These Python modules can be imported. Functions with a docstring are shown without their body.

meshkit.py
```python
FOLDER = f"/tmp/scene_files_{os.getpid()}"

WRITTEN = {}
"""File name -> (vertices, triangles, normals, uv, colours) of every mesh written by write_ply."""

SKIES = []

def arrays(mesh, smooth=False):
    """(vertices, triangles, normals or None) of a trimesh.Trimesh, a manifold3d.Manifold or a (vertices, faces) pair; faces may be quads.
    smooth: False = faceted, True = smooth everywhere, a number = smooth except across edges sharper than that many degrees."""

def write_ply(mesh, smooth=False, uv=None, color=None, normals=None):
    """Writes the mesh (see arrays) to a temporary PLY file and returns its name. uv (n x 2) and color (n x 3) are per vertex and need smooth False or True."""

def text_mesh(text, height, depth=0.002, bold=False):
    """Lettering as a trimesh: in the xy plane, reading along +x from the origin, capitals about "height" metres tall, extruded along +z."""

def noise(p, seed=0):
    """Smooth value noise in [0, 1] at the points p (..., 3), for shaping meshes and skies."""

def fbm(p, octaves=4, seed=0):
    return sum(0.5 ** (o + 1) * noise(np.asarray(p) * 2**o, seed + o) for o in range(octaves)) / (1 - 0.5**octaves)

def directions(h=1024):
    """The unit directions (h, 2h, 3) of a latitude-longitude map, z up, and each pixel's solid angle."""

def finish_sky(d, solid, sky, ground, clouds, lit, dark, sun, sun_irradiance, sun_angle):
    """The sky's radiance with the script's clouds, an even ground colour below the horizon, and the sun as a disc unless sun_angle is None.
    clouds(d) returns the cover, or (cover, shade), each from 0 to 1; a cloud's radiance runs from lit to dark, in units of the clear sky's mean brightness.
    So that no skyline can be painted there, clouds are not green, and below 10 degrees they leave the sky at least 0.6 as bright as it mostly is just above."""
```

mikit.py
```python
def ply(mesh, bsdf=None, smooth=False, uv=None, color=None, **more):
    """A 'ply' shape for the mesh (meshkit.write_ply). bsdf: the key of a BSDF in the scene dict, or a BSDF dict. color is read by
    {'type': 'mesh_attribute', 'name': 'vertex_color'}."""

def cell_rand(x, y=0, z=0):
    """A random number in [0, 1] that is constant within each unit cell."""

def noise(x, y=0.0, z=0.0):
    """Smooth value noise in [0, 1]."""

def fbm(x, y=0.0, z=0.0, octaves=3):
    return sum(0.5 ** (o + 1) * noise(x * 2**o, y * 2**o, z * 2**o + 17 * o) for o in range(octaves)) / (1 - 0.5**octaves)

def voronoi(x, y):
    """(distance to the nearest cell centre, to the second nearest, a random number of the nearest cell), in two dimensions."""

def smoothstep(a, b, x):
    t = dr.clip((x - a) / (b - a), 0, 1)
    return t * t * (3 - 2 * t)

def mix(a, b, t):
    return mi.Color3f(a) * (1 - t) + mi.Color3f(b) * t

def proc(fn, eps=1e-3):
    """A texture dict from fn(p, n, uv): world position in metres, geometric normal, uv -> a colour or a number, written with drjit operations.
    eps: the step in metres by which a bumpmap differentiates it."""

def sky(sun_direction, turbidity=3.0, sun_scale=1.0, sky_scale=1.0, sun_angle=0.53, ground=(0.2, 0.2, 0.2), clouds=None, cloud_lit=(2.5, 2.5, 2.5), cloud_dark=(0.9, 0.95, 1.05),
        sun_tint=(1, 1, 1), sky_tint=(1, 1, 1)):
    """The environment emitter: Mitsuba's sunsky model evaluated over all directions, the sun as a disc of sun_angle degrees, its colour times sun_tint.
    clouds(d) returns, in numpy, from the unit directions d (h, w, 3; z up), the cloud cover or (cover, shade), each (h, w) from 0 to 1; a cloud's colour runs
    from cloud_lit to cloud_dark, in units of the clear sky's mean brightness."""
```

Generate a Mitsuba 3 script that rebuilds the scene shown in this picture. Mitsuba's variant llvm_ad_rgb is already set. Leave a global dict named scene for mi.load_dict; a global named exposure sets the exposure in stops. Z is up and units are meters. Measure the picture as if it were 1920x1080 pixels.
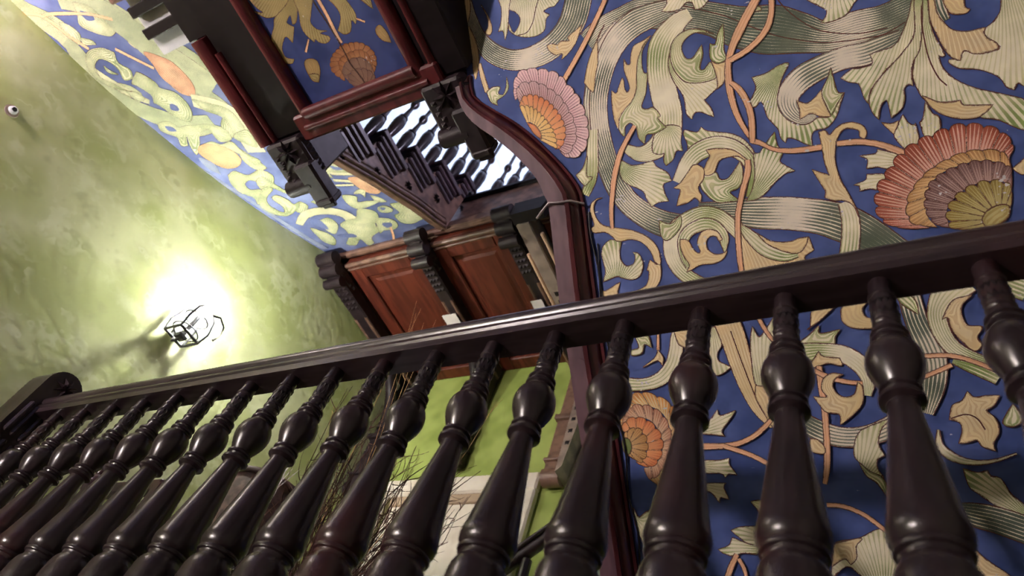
import math, random
import numpy as np, trimesh, shapely.geometry as sg
import drjit as dr, mitsuba as mi
import mikit
from mikit import proc, noise, fbm, smoothstep, mix
from scipy.interpolate import PchipInterpolator
scene, labels = {}, {}
H = 1.5                                   # the camera stands 1.5 m above the lower floor; heights below are measured from the camera and lifted by H
T = mi.ScalarTransform4f
# ---- camera, light, exposure
DOWN, FWD = np.array([-0.17604, 0.772025, -0.610727]), np.array([-0.458761, 0.484578, 0.744797])
scene['camera'] = {'type': 'thinlens', 'fov': 72.522, 'fov_axis': 'x', 'aperture_radius': 0.0035, 'focus_distance': 1.9,
                   'to_world': T().look_at(origin=[0, 0, H], target=(np.array([0, 0, H]) + FWD).tolist(), up=(-DOWN).tolist())}
WALL_LAMP, REAR_LAMP, SIDE_LAMP, HALL_FILL, DAYLIGHT = [310.0, 306.0, 276.0], [180.0, 153.0, 158.0], [125.0, 102.0, 108.0], [14.0, 12.5, 17.0], [0.110, 0.130, 0.195]   # radiance of the lamps, the added hall fill and the added glow panels upstairs
scene['dim_air'] = {'type': 'constant', 'radiance': {'type': 'rgb', 'value': [0.004, 0.004, 0.005]}}
exposure = 2.7
# ---- materials
def lin(r, g, b):
    c = np.array([r, g, b]) / 255.0
    return [float(v) for v in np.where(c <= 0.04045, c / 12.92, ((c + 0.055) / 1.055) ** 2.4)]
def C3(c): return mi.Color3f(*c)
def mat(key, color, rough=0.5, spec=0.5, bump=None, bscale=0.0, coat=0.0, metal=0.0):
    tex = proc(color) if callable(color) else {'type': 'rgb', 'value': color}
    d = {'type': 'principled', 'base_color': tex, 'roughness': rough, 'specular': spec, 'metallic': metal}
    if coat: d.update(clearcoat=coat, clearcoat_gloss=0.75)
    if bump is not None: d = {'type': 'bumpmap', 'arbitrary': proc(bump), 'scale': bscale, 'bsdf': d}
    scene[key] = {'type': 'twosided', 'bsdf': d}
def wood(a, b, fx=60., fy=60., fz=8., c=None):
    def fn(p, n, uv):
        g = fbm(p.x * fx, p.y * fy, p.z * fz, 3)
        m = fbm(p.x * 5 + 3, p.y * 5, p.z * 5, 2)
        col = mix(C3(a), C3(b), smoothstep(0.3, 0.7, g))
        return mix(col, C3(c or b), smoothstep(0.5, 0.75, m) * 0.6)
    return fn
mat('dark_wood', wood(lin(27, 19, 22), lin(38, 28, 32), c=lin(52, 24, 24)), 0.25, 0.5, coat=0.3)
mat('rail_wood', wood(lin(30, 21, 24), lin(44, 33, 37), 6, 60, 60, c=lin(48, 30, 32)), 0.24, 0.6, coat=0.7)
mat('black_wood', wood(lin(15, 10, 13), lin(23, 16, 20), 8, 50, 50), 0.45, 0.25)
mat('carved_wood', wood(lin(26, 18, 22), lin(38, 28, 32), 30, 30, 30), 0.5, 0.28)
mat('mahogany', wood(lin(66, 24, 27), lin(86, 33, 36), 40, 8, 40), 0.38, 0.4)
mat('panel_wood', wood(lin(66, 27, 20), lin(88, 38, 26), 50, 6, 50), 0.5, 0.3)
mat('string_wood', wood(lin(72, 50, 57), lin(96, 70, 77), 40, 8, 8), 0.55, 0.3)
mat('tread_wood', wood(lin(58, 44, 48), lin(80, 62, 66), 20, 20, 20), 0.4, 0.5)
mat('string_dark', wood(lin(64, 27, 31), lin(84, 38, 42), 40, 8, 8), 0.2, 0.5, coat=0.6)
mat('brown_wood', wood(lin(84, 62, 54), lin(116, 88, 74), 20, 20, 20), 0.4, 0.45)
mat('grey_wood', wood(lin(112, 98, 90), lin(140, 124, 112), 20, 20, 20), 0.5)
mat('pale_rod', lin(205, 170, 140), 0.35)
mat('paper', lin(215, 208, 205), 0.8)
mat('iron', lin(22, 22, 24), 0.45)
mat('cable', lin(26, 24, 30), 0.35)
mat('cable_clip', lin(170, 160, 160), 0.3, metal=0.5)
def green(p, n, uv):
    a = fbm(p.x * 5 + 4, p.y * 5, p.z * 5, 3)
    b = fbm(p.x * 16, p.y * 16 + 9, p.z * 16, 3)
    w = fbm(p.x * 9 + 5 * b, p.y * 9 + 4 * a, p.z * 9, 2)
    col = mix(C3(lin(156, 164, 108)), C3(lin(182, 186, 144)), smoothstep(0.3, 0.72, a))
    col = mix(col, C3(lin(134, 138, 94)), smoothstep(0.52, 0.85, b) * 0.35)
    return mix(col, C3(lin(200, 204, 172)), smoothstep(0.5, 0.8, w) * 0.4)
mat('green_plaster', green, 0.75, 0.3, bump=lambda p, n, uv: fbm(p.x * 40, p.y * 40, p.z * 40, 2), bscale=0.002)
def deep_green(p, n, uv):
    a = fbm(p.x * 6 + 4, p.y * 6, p.z * 6, 3)
    return mix(C3(lin(124, 140, 66)), C3(lin(150, 164, 88)), smoothstep(0.3, 0.7, a))
mat('deep_green_plaster', deep_green, 0.75, 0.3)
def daylit_green(p, n, uv):
    a = fbm(p.x * 8 + 4, p.y * 8, p.z * 8, 3)
    return mix(C3(lin(150, 176, 130)), C3(lin(186, 204, 170)), smoothstep(0.3, 0.7, a))
mat('daylit_green_plaster', daylit_green, 0.75, 0.3)  # lighter copy of the wall green, cool daylight put into the colour
def blue(p, n, uv):
    a = fbm(p.x * 14, p.y * 14, p.z * 14, 4)
    s = noise(p.x * 150, p.y * 150, p.z * 150) * noise(p.x * 22 + 3, p.y * 22, p.z * 22)
    col = mix(C3(lin(56, 74, 128)), C3(lin(80, 98, 154)), smoothstep(0.25, 0.75, a))
    return mix(col, C3(lin(205, 205, 212)), smoothstep(0.70, 0.78, s))
mat('blue_plaster', blue, 0.7, 0.3)
def pale_blue(p, n, uv):
    a = fbm(p.x * 10, p.y * 10, p.z * 10, 4)
    return mix(C3(lin(82, 94, 140)), C3(lin(118, 128, 166)), smoothstep(0.25, 0.75, a))
mat('pale_blue', pale_blue, 0.7, 0.3)  # paler blue of the flight underside
mat('shaded_blue_board', wood(lin(48, 60, 106), lin(62, 74, 124), 14, 14, 14), 0.6, 0.3)  # panel blue darkened, the dimmer light there put into the paint
mat('cream_paint', wood(lin(196, 186, 168), lin(212, 204, 188), 10, 10, 10), 0.5)
mat('tan_paint', lin(158, 136, 112), 0.5)
mat('white_plaster', wood(lin(170, 172, 172), lin(196, 198, 196), 10, 10, 10), 0.8)
mat('dull_plaster', wood(lin(92, 92, 84), lin(110, 108, 100), 10, 10, 10), 0.8)
mat('floor_wood', wood(lin(60, 42, 34), lin(82, 58, 46), 60, 4, 4), 0.45)
mat('twig', wood(lin(48, 33, 28), lin(104, 74, 62), 30, 30, 30), 0.7, 0.2)
mat('straw', lin(196, 160, 110), 0.7, 0.2)
mat('clay', wood(lin(52, 34, 32), lin(80, 56, 50), 30, 30, 30), 0.7)
mat('ceramic', lin(180, 180, 186), 0.25)
# the paint of the murals: uv.x is the phase of the brush lines, uv.y = ten times the pigment's number + how light the stroke is
PIG = [  # (line colour, ground colour, light colour)
    (lin(248, 238, 212), lin(84, 96, 80), lin(140, 144, 120)),     # 0 grey-green acanthus stalk with cream lines
    (lin(248, 242, 210), lin(136, 156, 84), lin(228, 222, 172)),     # 1 green leaf
    (lin(220, 194, 142), lin(230, 208, 152), lin(248, 230, 186)),    # 2 tan leaf
    (lin(222, 172, 128), lin(234, 188, 146), lin(240, 200, 160)),    # 3 salmon stem
    (lin(88, 48, 38), lin(88, 48, 38), lin(88, 48, 38)),             # 4 dark red-brown outline
    (lin(186, 140, 142), lin(232, 198, 192), lin(240, 212, 206)),    # 5 pink petal
    (lin(160, 116, 116), lin(206, 172, 168), lin(222, 192, 186)),      # 6 dusky pink petal
    (lin(226, 156, 104), lin(202, 116, 70), lin(236, 182, 130)),      # 7 orange petal
    (lin(240, 208, 142), lin(222, 176, 100), lin(242, 212, 144)),     # 8 gold petal
    (lin(232, 190, 166), lin(146, 66, 48), lin(184, 104, 80)),        # 9 red petal
    (lin(222, 188, 134), lin(182, 132, 76), lin(206, 164, 110)),     # 10 golden brown petal
    (lin(190, 160, 148), lin(120, 88, 84), lin(160, 128, 120)),      # 11 mauve petal
    (lin(196, 186, 130), lin(156, 136, 70), lin(190, 172, 104)),     # 12 olive gold petal
    (lin(224, 206, 160), lin(206, 144, 76), lin(226, 180, 112)),     # 13 orange-tan petal
    (lin(220, 190, 156), lin(184, 128, 98), lin(206, 168, 134)),     # 14 rosy brown petal
    (lin(120, 136, 80), lin(96, 112, 66), lin(150, 160, 90)),        # 15 green bud
    (lin(168, 140, 88), lin(120, 94, 62), lin(186, 160, 106)),       # 16 brown bud
    (lin(92, 104, 148), lin(84, 96, 140), lin(108, 118, 158)),          # 17 blue ground
    (lin(150, 158, 172), lin(118, 128, 156), lin(138, 146, 170)),    # 18 pale border
    (lin(226, 196, 150), lin(206, 160, 118), lin(224, 192, 150)),    # 19 peach flower
    (lin(60, 40, 34), lin(60, 40, 34), lin(60, 40, 34)),             # 20 dark crack
    (lin(176, 158, 106), lin(124, 110, 68), lin(158, 142, 90)),        # 21 tan leaf of the panel, its shade put into the colour
    (lin(178, 132, 92), lin(150, 92, 56), lin(166, 112, 72)),        # 22 orange petal of the panel, darkened for its shade
    (lin(150, 120, 98), lin(120, 90, 76), lin(136, 106, 88)),        # 23 mauve petal of the panel, darkened for its shade
    (lin(222, 218, 184), lin(128, 142, 96), lin(192, 196, 158)),     # 24 muted green leaf of the flight
    (lin(192, 196, 160), lin(120, 134, 104), lin(170, 176, 140)),    # 25 muted stalk of the flight
]
PIGNAME = dict(g=0, n=1, t=2, s=3, k=4, pk=5, pd=6, go=8, rd=9, gb=10, mv=11, gg=12, of=13, om=14, gr=15, bb=16, v=17, p=18, op=19, pb=14, crack=20, dt=21, do=22, dm=23, fn=24, fg=25)
PIGNAME['or'] = 7
def mural_paint(p, n, uv):
    s = dr.floor(uv.y * 0.1)
    t = uv.y - 10 * s
    f = dr.abs(uv.x - dr.floor(uv.x) - 0.5) * 2                      # 0..1 triangle wave
    wob = fbm(p.x * 30, p.y * 30, p.z * 30, 2)
    line = smoothstep(0.40, 0.66, f + (t - 0.45) * 1.1 + (wob - 0.5) * 0.45)
    a, b, c = mi.Color3f(0), mi.Color3f(0), mi.Color3f(0)
    for i, (l, g, h) in enumerate(PIG):
        on = dr.abs(s - i) < 0.5
        a, b, c = dr.select(on, C3(l), a), dr.select(on, C3(g), b), dr.select(on, C3(h), c)
    ground = mix(b, c, smoothstep(0.28, 0.72, 0.55 * fbm(p.x * 11, p.y * 11, p.z * 11, 2) + 0.5 * t))
    plain = (s > 3.5) & (s < 4.5)
    col = mix(ground, a, line * dr.select(plain, 0.0, 0.85))
    worn = smoothstep(0.66, 0.72, noise(p.x * 160, p.y * 160, p.z * 160) * noise(p.x * 17, p.y * 17 + 5, p.z * 17))
    return mix(col, C3(lin(215, 212, 208)), worn) * (0.86 + 0.28 * wob)
mat('mural_paint', mural_paint, 0.7, 0.25)
MURAL_STAIR = """
b g;-653,950,45,3 -687,880,46,2 -735,839,43,3 -796,816,40,6 -865,815,35,9 -928,836,32,4 -983,881,31,2 -1020,941,26,2 -1039,1006,23,4 -1048,1058,22,5 -1052,1107,20,4
b t;-1064,1112,33,6 -1068,1049,29,5 -1080,1006,19,3 -1102,965,9,3
b t;-1064,994,12,5 -1049,941,14,5 -1044,881,13,5 -1051,837,9,3 -1055,809,2,3
b t;-1033,857,6,5 -1027,803,8,4 -1018,753,8,4
l n;-1020,754! -996,762 -969,753 -980,736 -963,725 -948,746 -940,779! -939,743 -957,723 -987,713 -987,696! -1009,714 -1019,743
l n -809,1098;-886,1026 -896,999 -877,982 -862,955 -872,928 -893,916 -904,951! -907,931 -889,907 -854,886 -812,876 -784,886 -774,917 -759,927! -777,944 -763,951 -737,948! -728,975 -885,1036
k 0;-785,997 -803,964 -820,925 -846,899 -879,901
l n -892,1133;-927,1053 -923,1009 -932,966 -946,938! -929,934 -926,901! -912,933 -896,999 -887,1037
l t;-996,1053! -975,1003 -967,958 -979,939 -994,953 -980,969 -980,1005
l t;-658,857! -689,807 -718,783 -743,771! -737,789 -762,794 -780,815 -784,831! -772,834 -748,821! -736,829 -707,820! -710,834 -682,846
b g;-649,788,44,2 -601,810,46,5 -537,819,46,3 -472,821,46,3 -370,782,45,2 -277,731,45,2 -211,684,56,1 -138,649,66,1 -75,616,55,1 -18,584,41,3 20,577,44,6 69,575,48,7 123,571,45,2 177,577,45,1 221,587,39,1
k 0;-453,821 -378,813 -319,779 -244,728 -174,667 -123,626 -71,595 -17,568 30,555 78,546 124,541 173,555
k 0;-105,727 -91,696 -62,650 -22,606 31,576 80,560 133,554
b g;-391,806,28,3 -445,806,36,3 -501,801,42,4 -552,780,44,7 -597,737,43,8 -631,677,40,3 -655,608,38,5 -662,535,36,8 -659,468,35,4 -648,400,33,2 -632,333,33,3 -604,276,33,6 -565,231,34,4 -518,194,36,2 -465,169,36,1
k 0;-493,845 -564,815 -617,758 -652,684 -673,614 -683,541 -685,485
l t;-588,831! -616,796 -621,764 -628,723! -641,689 -648,663 -657,635! -669,651 -681,674! -669,708 -651,746 -622,788
b n;-678,523,17,6 -688,469,18,5 -697,415,19,2 -709,371,17,1 -736,331,14,2
l n;-754,399! -729,414 -709,447 -721,389 -703,379 -720,365 -731,358! -743,375
l n -630,402;-610,406 -577,383 -541,378 -513,382! -503,359 -476,334 -468,308! -493,303 -493,276 -486,252! -516,255 -538,247! -549,276 -554,296 -570,311! -595,329 -614,356
b g;-410,205,23,1 -363,190,29,2 -320,180,34,3 -248,161,42,4 -175,143,43,9 -105,118,44,4 -54,90,47,2 -8,53,43,1 39,1,39,1 72,-40,38,3
b n;-336,771,18,6 -378,755,30,7 -423,712,41,4 -445,647,38,4 -447,570,38,9 -444,497,38,5 -462,440,39,5 -503,411,31,6 -548,410,21,5 -585,438,12,4
l n -453,475;-508,410 -493,394 -475,392! -480,371 -476,355! -453,368 -440,389 -422,385! -423,413 -416,451 -453,470 -492,455
l n;-455,747! -485,716 -496,678 -495,645 -484,640! -491,612 -501,579 -518,547 -504,534 -486,535 -472,515 -468,502! -477,498 -457,465! -490,457 -517,460 -528,435! -542,458 -544,486 -559,509 -577,500 -583,475 -593,487 -597,506 -590,532 -570,554 -544,573 -525,604 -517,648 -505,691 -481,728
l t;-455,747! -484,739 -510,734 -523,711 -530,685 -539,684 -547,705! -551,669 -544,629 -544,611 -553,602 -560,616 -558,639 -561,651! -574,630 -587,610 -600,622! -605,584 -606,537 -598,502 -590,532 -570,554 -544,573 -525,604 -517,648 -505,691 -481,728
l n -441,678;-420,643 -415,596 -394,540 -393,486 -381,467! -374,480 -357,482 -321,456! -324,481 -339,511! -321,521 -298,534! -295,554 -297,566 -314,561 -347,565 -383,581 -405,620 -411,658 -410,676
l n;-280,688! -311,704 -335,710 -358,703 -374,686 -375,664 -366,643 -349,641 -331,657 -319,669! -321,640 -333,613 -335,601 -325,597 -305,613! -293,587 -295,565 -314,561 -347,565 -383,581 -405,620 -411,658 -403,696 -381,718 -350,725 -317,715
l t;-301,616! -290,603 -270,599 -257,603! -265,573 -280,543 -298,531! -294,547 -295,578
l n;-252,708! -269,688 -283,658 -296,665! -302,634 -299,615 -282,601 -259,606! -262,637 -255,675
l n -117,548;-203,533! -166,533 -133,543 -107,541 -128,510 -145,474 -150,433 -138,396 -116,374 -89,367 -64,376 -38,370 -18,401 -12,423 9,422! -5,396 -21,365 -46,344 -75,345 -86,332 -89,306! -105,317 -125,335 -144,344 -151,332! -160,349 -163,375 -183,414 -188,453 -196,462 -208,451 -231,454! -210,482 -198,504
b g;160,520,19,2 112,510,28,4 71,506,30,6 23,511,29,9 -28,506,31,4 -82,491,33,5 -118,461,29,9 -126,426,24,6 -112,395,18,4 -91,380,14,4 -66,383,7,4
l n;-10,496! -9,463 -6,429 7,421! -11,399 -32,373 -39,407 -45,433 -36,451 -22,471
l t;-105,436! -83,421 -60,430 -43,445! -42,416 -32,370! -55,377 -77,392 -105,384! -102,410
l n 46,746;-34,703 2,656 7,647 3,634 -12,621! 13,616 49,621 71,645 77,659
l n -312,871;-381,839 -395,821 -412,806! -386,795 -360,794 -341,805 -324,799 -320,776! -299,775 -279,790 -276,798
l n;-170,713! -149,709 -149,718 -157,730 -137,743 -163,753
l n -309,313;-406,442! -373,426 -360,437! -348,423 -321,411 -283,395 -258,375 -239,345 -233,326! -275,321 -318,354 -349,369 -389,378 -407,376! -406,404 -412,433
b n;-450,297,18,7 -434,319,20,9 -411,349,23,6 -378,370,26,5 -331,375,25,6 -289,358,22,6 -259,325,19,4 -244,283,16,2 -249,242,15,1 -267,209,9,1
l n -278,191;-276,201! -256,227 -240,273 -235,322 -220,322 -201,342 -173,368! -172,330 -160,310! -173,291 -170,280 -142,252! -167,250 -197,233 -224,211 -249,200
l n;-389,308 -361,298 -342,300 -335,279 -316,274 -297,288 -273,314! -271,286 -279,254 -293,241 -314,235 -294,207! -323,210 -354,217 -378,245 -390,273
l t;-357,369! -325,364 -287,349 -256,315 -254,306! -274,327 -301,334 -327,330 -340,312 -346,301 -365,297 -388,312! -370,320 -361,335 -350,349
l t;-465,285! -444,295 -418,319 -398,336 -375,321 -378,291 -397,270 -392,243! -398,226! -410,243 -432,235 -465,232! -454,258 -447,276
b n;-293,89,16,6 -318,132,18,5 -354,178,17,4 -397,197,18,3 -441,187,22,5 -479,163,27,7 -498,128,24,8 -501,89,21,7 -486,48,20,5 -457,16,19,3 -413,-17,19,2 -357,-48,18,2 -309,-68,18,2
l n;-522,203! -501,188 -484,186 -460,202 -465,169 -500,142 -519,146 -524,173
b n;-462,52,6,3 -468,87,12,4 -464,130,15,4 -440,155,16,5 -398,163,17,3 -368,147,16,3 -353,114,14,3 -356,75,2,2
l t;-471,135! -451,127 -439,98 -428,86 -421,91 -425,117 -411,140 -389,146 -366,134 -357,111! -366,109 -372,123 -388,126 -400,116 -402,95 -388,77 -369,71 -349,76! -363,58 -389,50 -425,53 -452,45 -469,39! -457,59 -470,88 -474,119
l t -315,208;-300,146 -290,123 -265,107 -231,79 -188,68 -161,72 -139,71! -133,35! -157,23 -164,5 -232,-12 -310,-14 -314,20 -312,61 -307,106
b n;-300,133,8,3 -278,99,16,5 -246,60,20,5 -205,35,16,4 -172,32,8,4
l t;-265,109! -231,79 -188,68 -161,72 -140,71! -147,55 -164,37 -186,37 -217,54 -243,75
b n;-39,142,16,8 -34,101,20,5 -40,56,21,5 -54,8,21,4 -73,-38,21,3 -91,-81,21,3
l t;-67,337! -52,337 -44,322 -28,334 -9,342 15,339 36,323 40,302 33,291! 24,299 25,314 12,324 -8,328 -25,313 -36,288 -43,250 -40,205 -29,167 -19,129 -14,96! -22,130 -43,147 -64,152 -83,164! -78,179 -82,192 -100,244! -85,233 -62,219! -67,256 -66,300
l n -681,35;-679,177 -654,170 -646,164 -655,138 -655,111 -639,90 -616,95 -610,116 -615,127! -598,118 -591,85 -604,57 -628,48 -659,58 -676,66 -720,58! -708,86 -710,118 -712,141! -703,162
l t;-568,94! -551,78 -540,75 -546,37 -567,10 -592,-7 -683,-0 -729,8 -735,45! -720,29 -669,47! -680,13 -639,10 -591,24 -576,60 -582,66!
l t;-681,309! -703,305 -715,280 -708,246 -688,223 -652,208 -609,192 -567,165 -542,129 -537,88 -542,75! -554,87 -562,119 -583,150 -613,166 -641,167 -659,171 -670,187 -691,205 -724,210 -736,224! -720,234 -726,273 -719,299 -698,310!
b g;248,596,14,4 248,561,13,4 255,528,9,2
l t;261,587 265,547 281,534 299,531 307,537! 298,546 297,573
l n 394,640;376,542 364,510 346,490 327,478 325,464 344,435 345,422 309,423 282,440 272,434 267,421 250,430 243,425 260,404 297,388 323,368 337,349 343,329 355,318! 366,332 384,333 419,525
l t 260,658;228,600 224,547 231,502 238,469 248,439 266,420! 273,438 282,440 298,427 324,423 344,424! 342,439 327,456 323,474 328,482 294,485 265,499 251,522 241,553 240,595
l n 220,635;209,608 174,449 165,421 168,381 181,346 216,331 249,325! 252,313 279,304 308,295! 282,274 312,258 363,219 374,280 334,313 286,343 249,377 228,415 225,447! 238,444 225,501 223,544 228,600
l t;175,360! 204,335 228,326 249,325! 253,311 279,303 309,295! 293,282 271,275 238,283 205,305 185,334
l n 217,636;200,611 181,563 154,518 134,502 104,501 83,499! 86,487 82,472 54,472 34,475 8,461! 25,445 44,435 49,415 51,395 58,376! 66,406 83,424 108,448 146,474 178,506 198,545 212,607
l n 211,638;186,518 153,479 115,449 79,418 61,384 63,352 73,330! 81,358 91,371 99,372 101,356 101,326! 125,341 137,364 140,390 152,398 160,391! 162,422 171,450 194,488 218,604 203,610
k 0;213,582 207,546 204,500 205,446 215,396 229,369
l n 129,202;15,250! 51,246 57,256! 78,243 102,229 80,200 49,212 25,214! 31,236
l n 123,166;-11,180! 17,185 23,199! 61,187 42,156 23,162 0,161! 1,174
l t;78,320! 97,311 114,314! 103,282 88,302
l n 120,185;126,326! 132,305 143,294 148,297! 148,254 133,239 119,237 102,267 100,283 112,303
l n 157,176;179,344! 187,311 198,300 196,270 165,255 158,297! 167,305
l t;320,136! 339,149 348,152 341,118 328,124
s s;-233,360,7 -215,350,6 -188,326,5 -156,311,6 -117,302,7 -67,296,7
s s;-31,295,6 -0,290,7 23,285,7 61,268,7 96,243,8 122,221,7
s s;-562,919,7 -630,830,8 -691,760,8 -740,708,8 -760,685,5
s s;-547,496,6 -582,456,7 -608,419,8 -634,361,8 -651,301,7 -661,258,6 -666,209,5
s s;-253,312,7 -259,278,8 -281,229,7 -303,171,7 -313,115,7 -319,58,7 -322,-4,6 -321,-49,6
s s;-148,752,11 -187,706,12 -218,665,12 -243,626,9 -259,584,8 -265,538,9 -265,486,8 -258,437,7 -245,394,6 -234,366,5
s s;-116,740,7 -124,695,7 -140,658,8 -169,630,8 -208,610,8 -254,598,7
s s;-259,536,6 -241,509,8 -228,470,8 -224,426,8 -229,381,8 -233,355,6
p pk 15;-921,692 -920,732 -906,768 -876,781 -835,771 -795,753 -758,726 -734,686 -710,645 -696,597 -690,557 -693,516 -705,481 -732,455 -771,459 -793,482|-909,698 -907,728 -889,737 -857,732 -828,717 -800,693 -778,667 -757,636 -747,604 -737,576 -733,537 -738,509 -757,482 -774,474 -782,484 -786,494
p pd 11;-911,699 -908,728 -888,739 -857,734 -827,719 -797,692 -773,665 -755,635 -743,602 -734,575 -731,536 -735,509 -755,479 -777,470|-904,676 -896,689 -874,692 -849,684 -825,667 -802,645 -782,609 -771,586 -767,561 -767,537 -773,515 -782,500 -791,496 -800,498
p or 14;-909,668 -890,695 -848,686 -802,645 -771,586 -766,537 -785,499 -809,496|-903,665 -880,658 -856,639 -830,607 -810,567 -803,533 -802,513 -804,497
p go 12;-909,668 -880,660 -856,642 -830,607 -809,566 -801,532 -802,511 -803,495|-891,608 -878,605 -864,590 -854,572 -848,556 -849,546 -851,542 -854,540
l or;-891,608! -864,590 -850,561 -850,541! -873,568
p rd 15;94,41 57,56 35,77 27,109 34,146 48,173 74,201 94,223 131,247 178,260 230,268 270,258 305,237 326,207 328,181 316,163|131,36 108,49 93,71 95,101 110,131 126,150 149,170 174,183 190,189 213,194 235,198 256,197 276,192 293,185 309,176 317,155
p gb 11;147,34 102,52 91,79 99,115 119,144 149,170 190,189 235,199 277,193 307,180 317,152|147,34 133,62 134,95 144,126 161,148 182,162 212,169 249,172 283,163 304,150 316,134
p mv 14;176,26 148,40 133,73 136,110 152,141 179,159 212,169 249,172 283,163 314,142 313,113 311,99|175,26 171,46 173,64 180,80 192,92 206,104 226,113 245,118 269,118 291,113 304,103 309,93
p gg 10;214,14 179,24 172,53 184,83 206,104 239,118 269,119 297,110 308,93 303,58|247,14 242,26 242,37 250,46 257,51 266,55 275,56 284,56 292,53 298,49
l gg;241,33 253,49 272,57 290,56 297,46 290,26 273,15 255,10 243,17
p of 11;-750,-381 -731,-346 -706,-304 -673,-281 -636,-285 -594,-307 -563,-342 -559,-389 -569,-447 -595,-503 -636,-557 -658,-542|-717,-368 -700,-345 -676,-327 -650,-322 -619,-333 -598,-358 -590,-394 -593,-433 -605,-471 -631,-505 -654,-519 -673,-530
p om 12;-731,-375 -716,-335 -683,-316 -642,-322 -609,-345 -591,-386 -593,-433 -605,-471 -631,-505 -669,-530 -685,-506|-716,-360 -693,-352 -664,-354 -641,-366 -625,-391 -618,-420 -620,-443 -632,-470 -649,-488 -671,-495 -684,-496
p or 9;-741,-382 -715,-356 -689,-350 -656,-359 -631,-383 -618,-412 -620,-443 -632,-470 -649,-488 -671,-495 -699,-485|-725,-391 -711,-384 -694,-382 -678,-391 -668,-404 -664,-424 -666,-444 -673,-459 -684,-472 -698,-479 -706,-477
p gb 8;-736,-406 -720,-388 -693,-380 -676,-389 -664,-414 -665,-440 -676,-465 -693,-480 -728,-457|-728,-409 -724,-408 -718,-411 -714,-418 -712,-428 -713,-438 -717,-446 -723,-453 -727,-455
l gr;-738,-414 -726,-407 -716,-414 -712,-432 -720,-452 -730,-455 -738,-443
b n;-702,-253,20,4 -643,-259,17,5 -593,-248,19,6 -557,-218,19,5 -537,-178,19,6 -526,-137,17,5 -503,-103,17,4
l t;-532,-122! -485,-120 -491,-172 -505,-191 -510,-169 -525,-159
l n;-649,-115! -611,-121 -605,-157! -624,-145 -637,-169 -667,-172 -665,-157 -643,-151
s s;-578,-113,3 -587,-167,4
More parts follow.
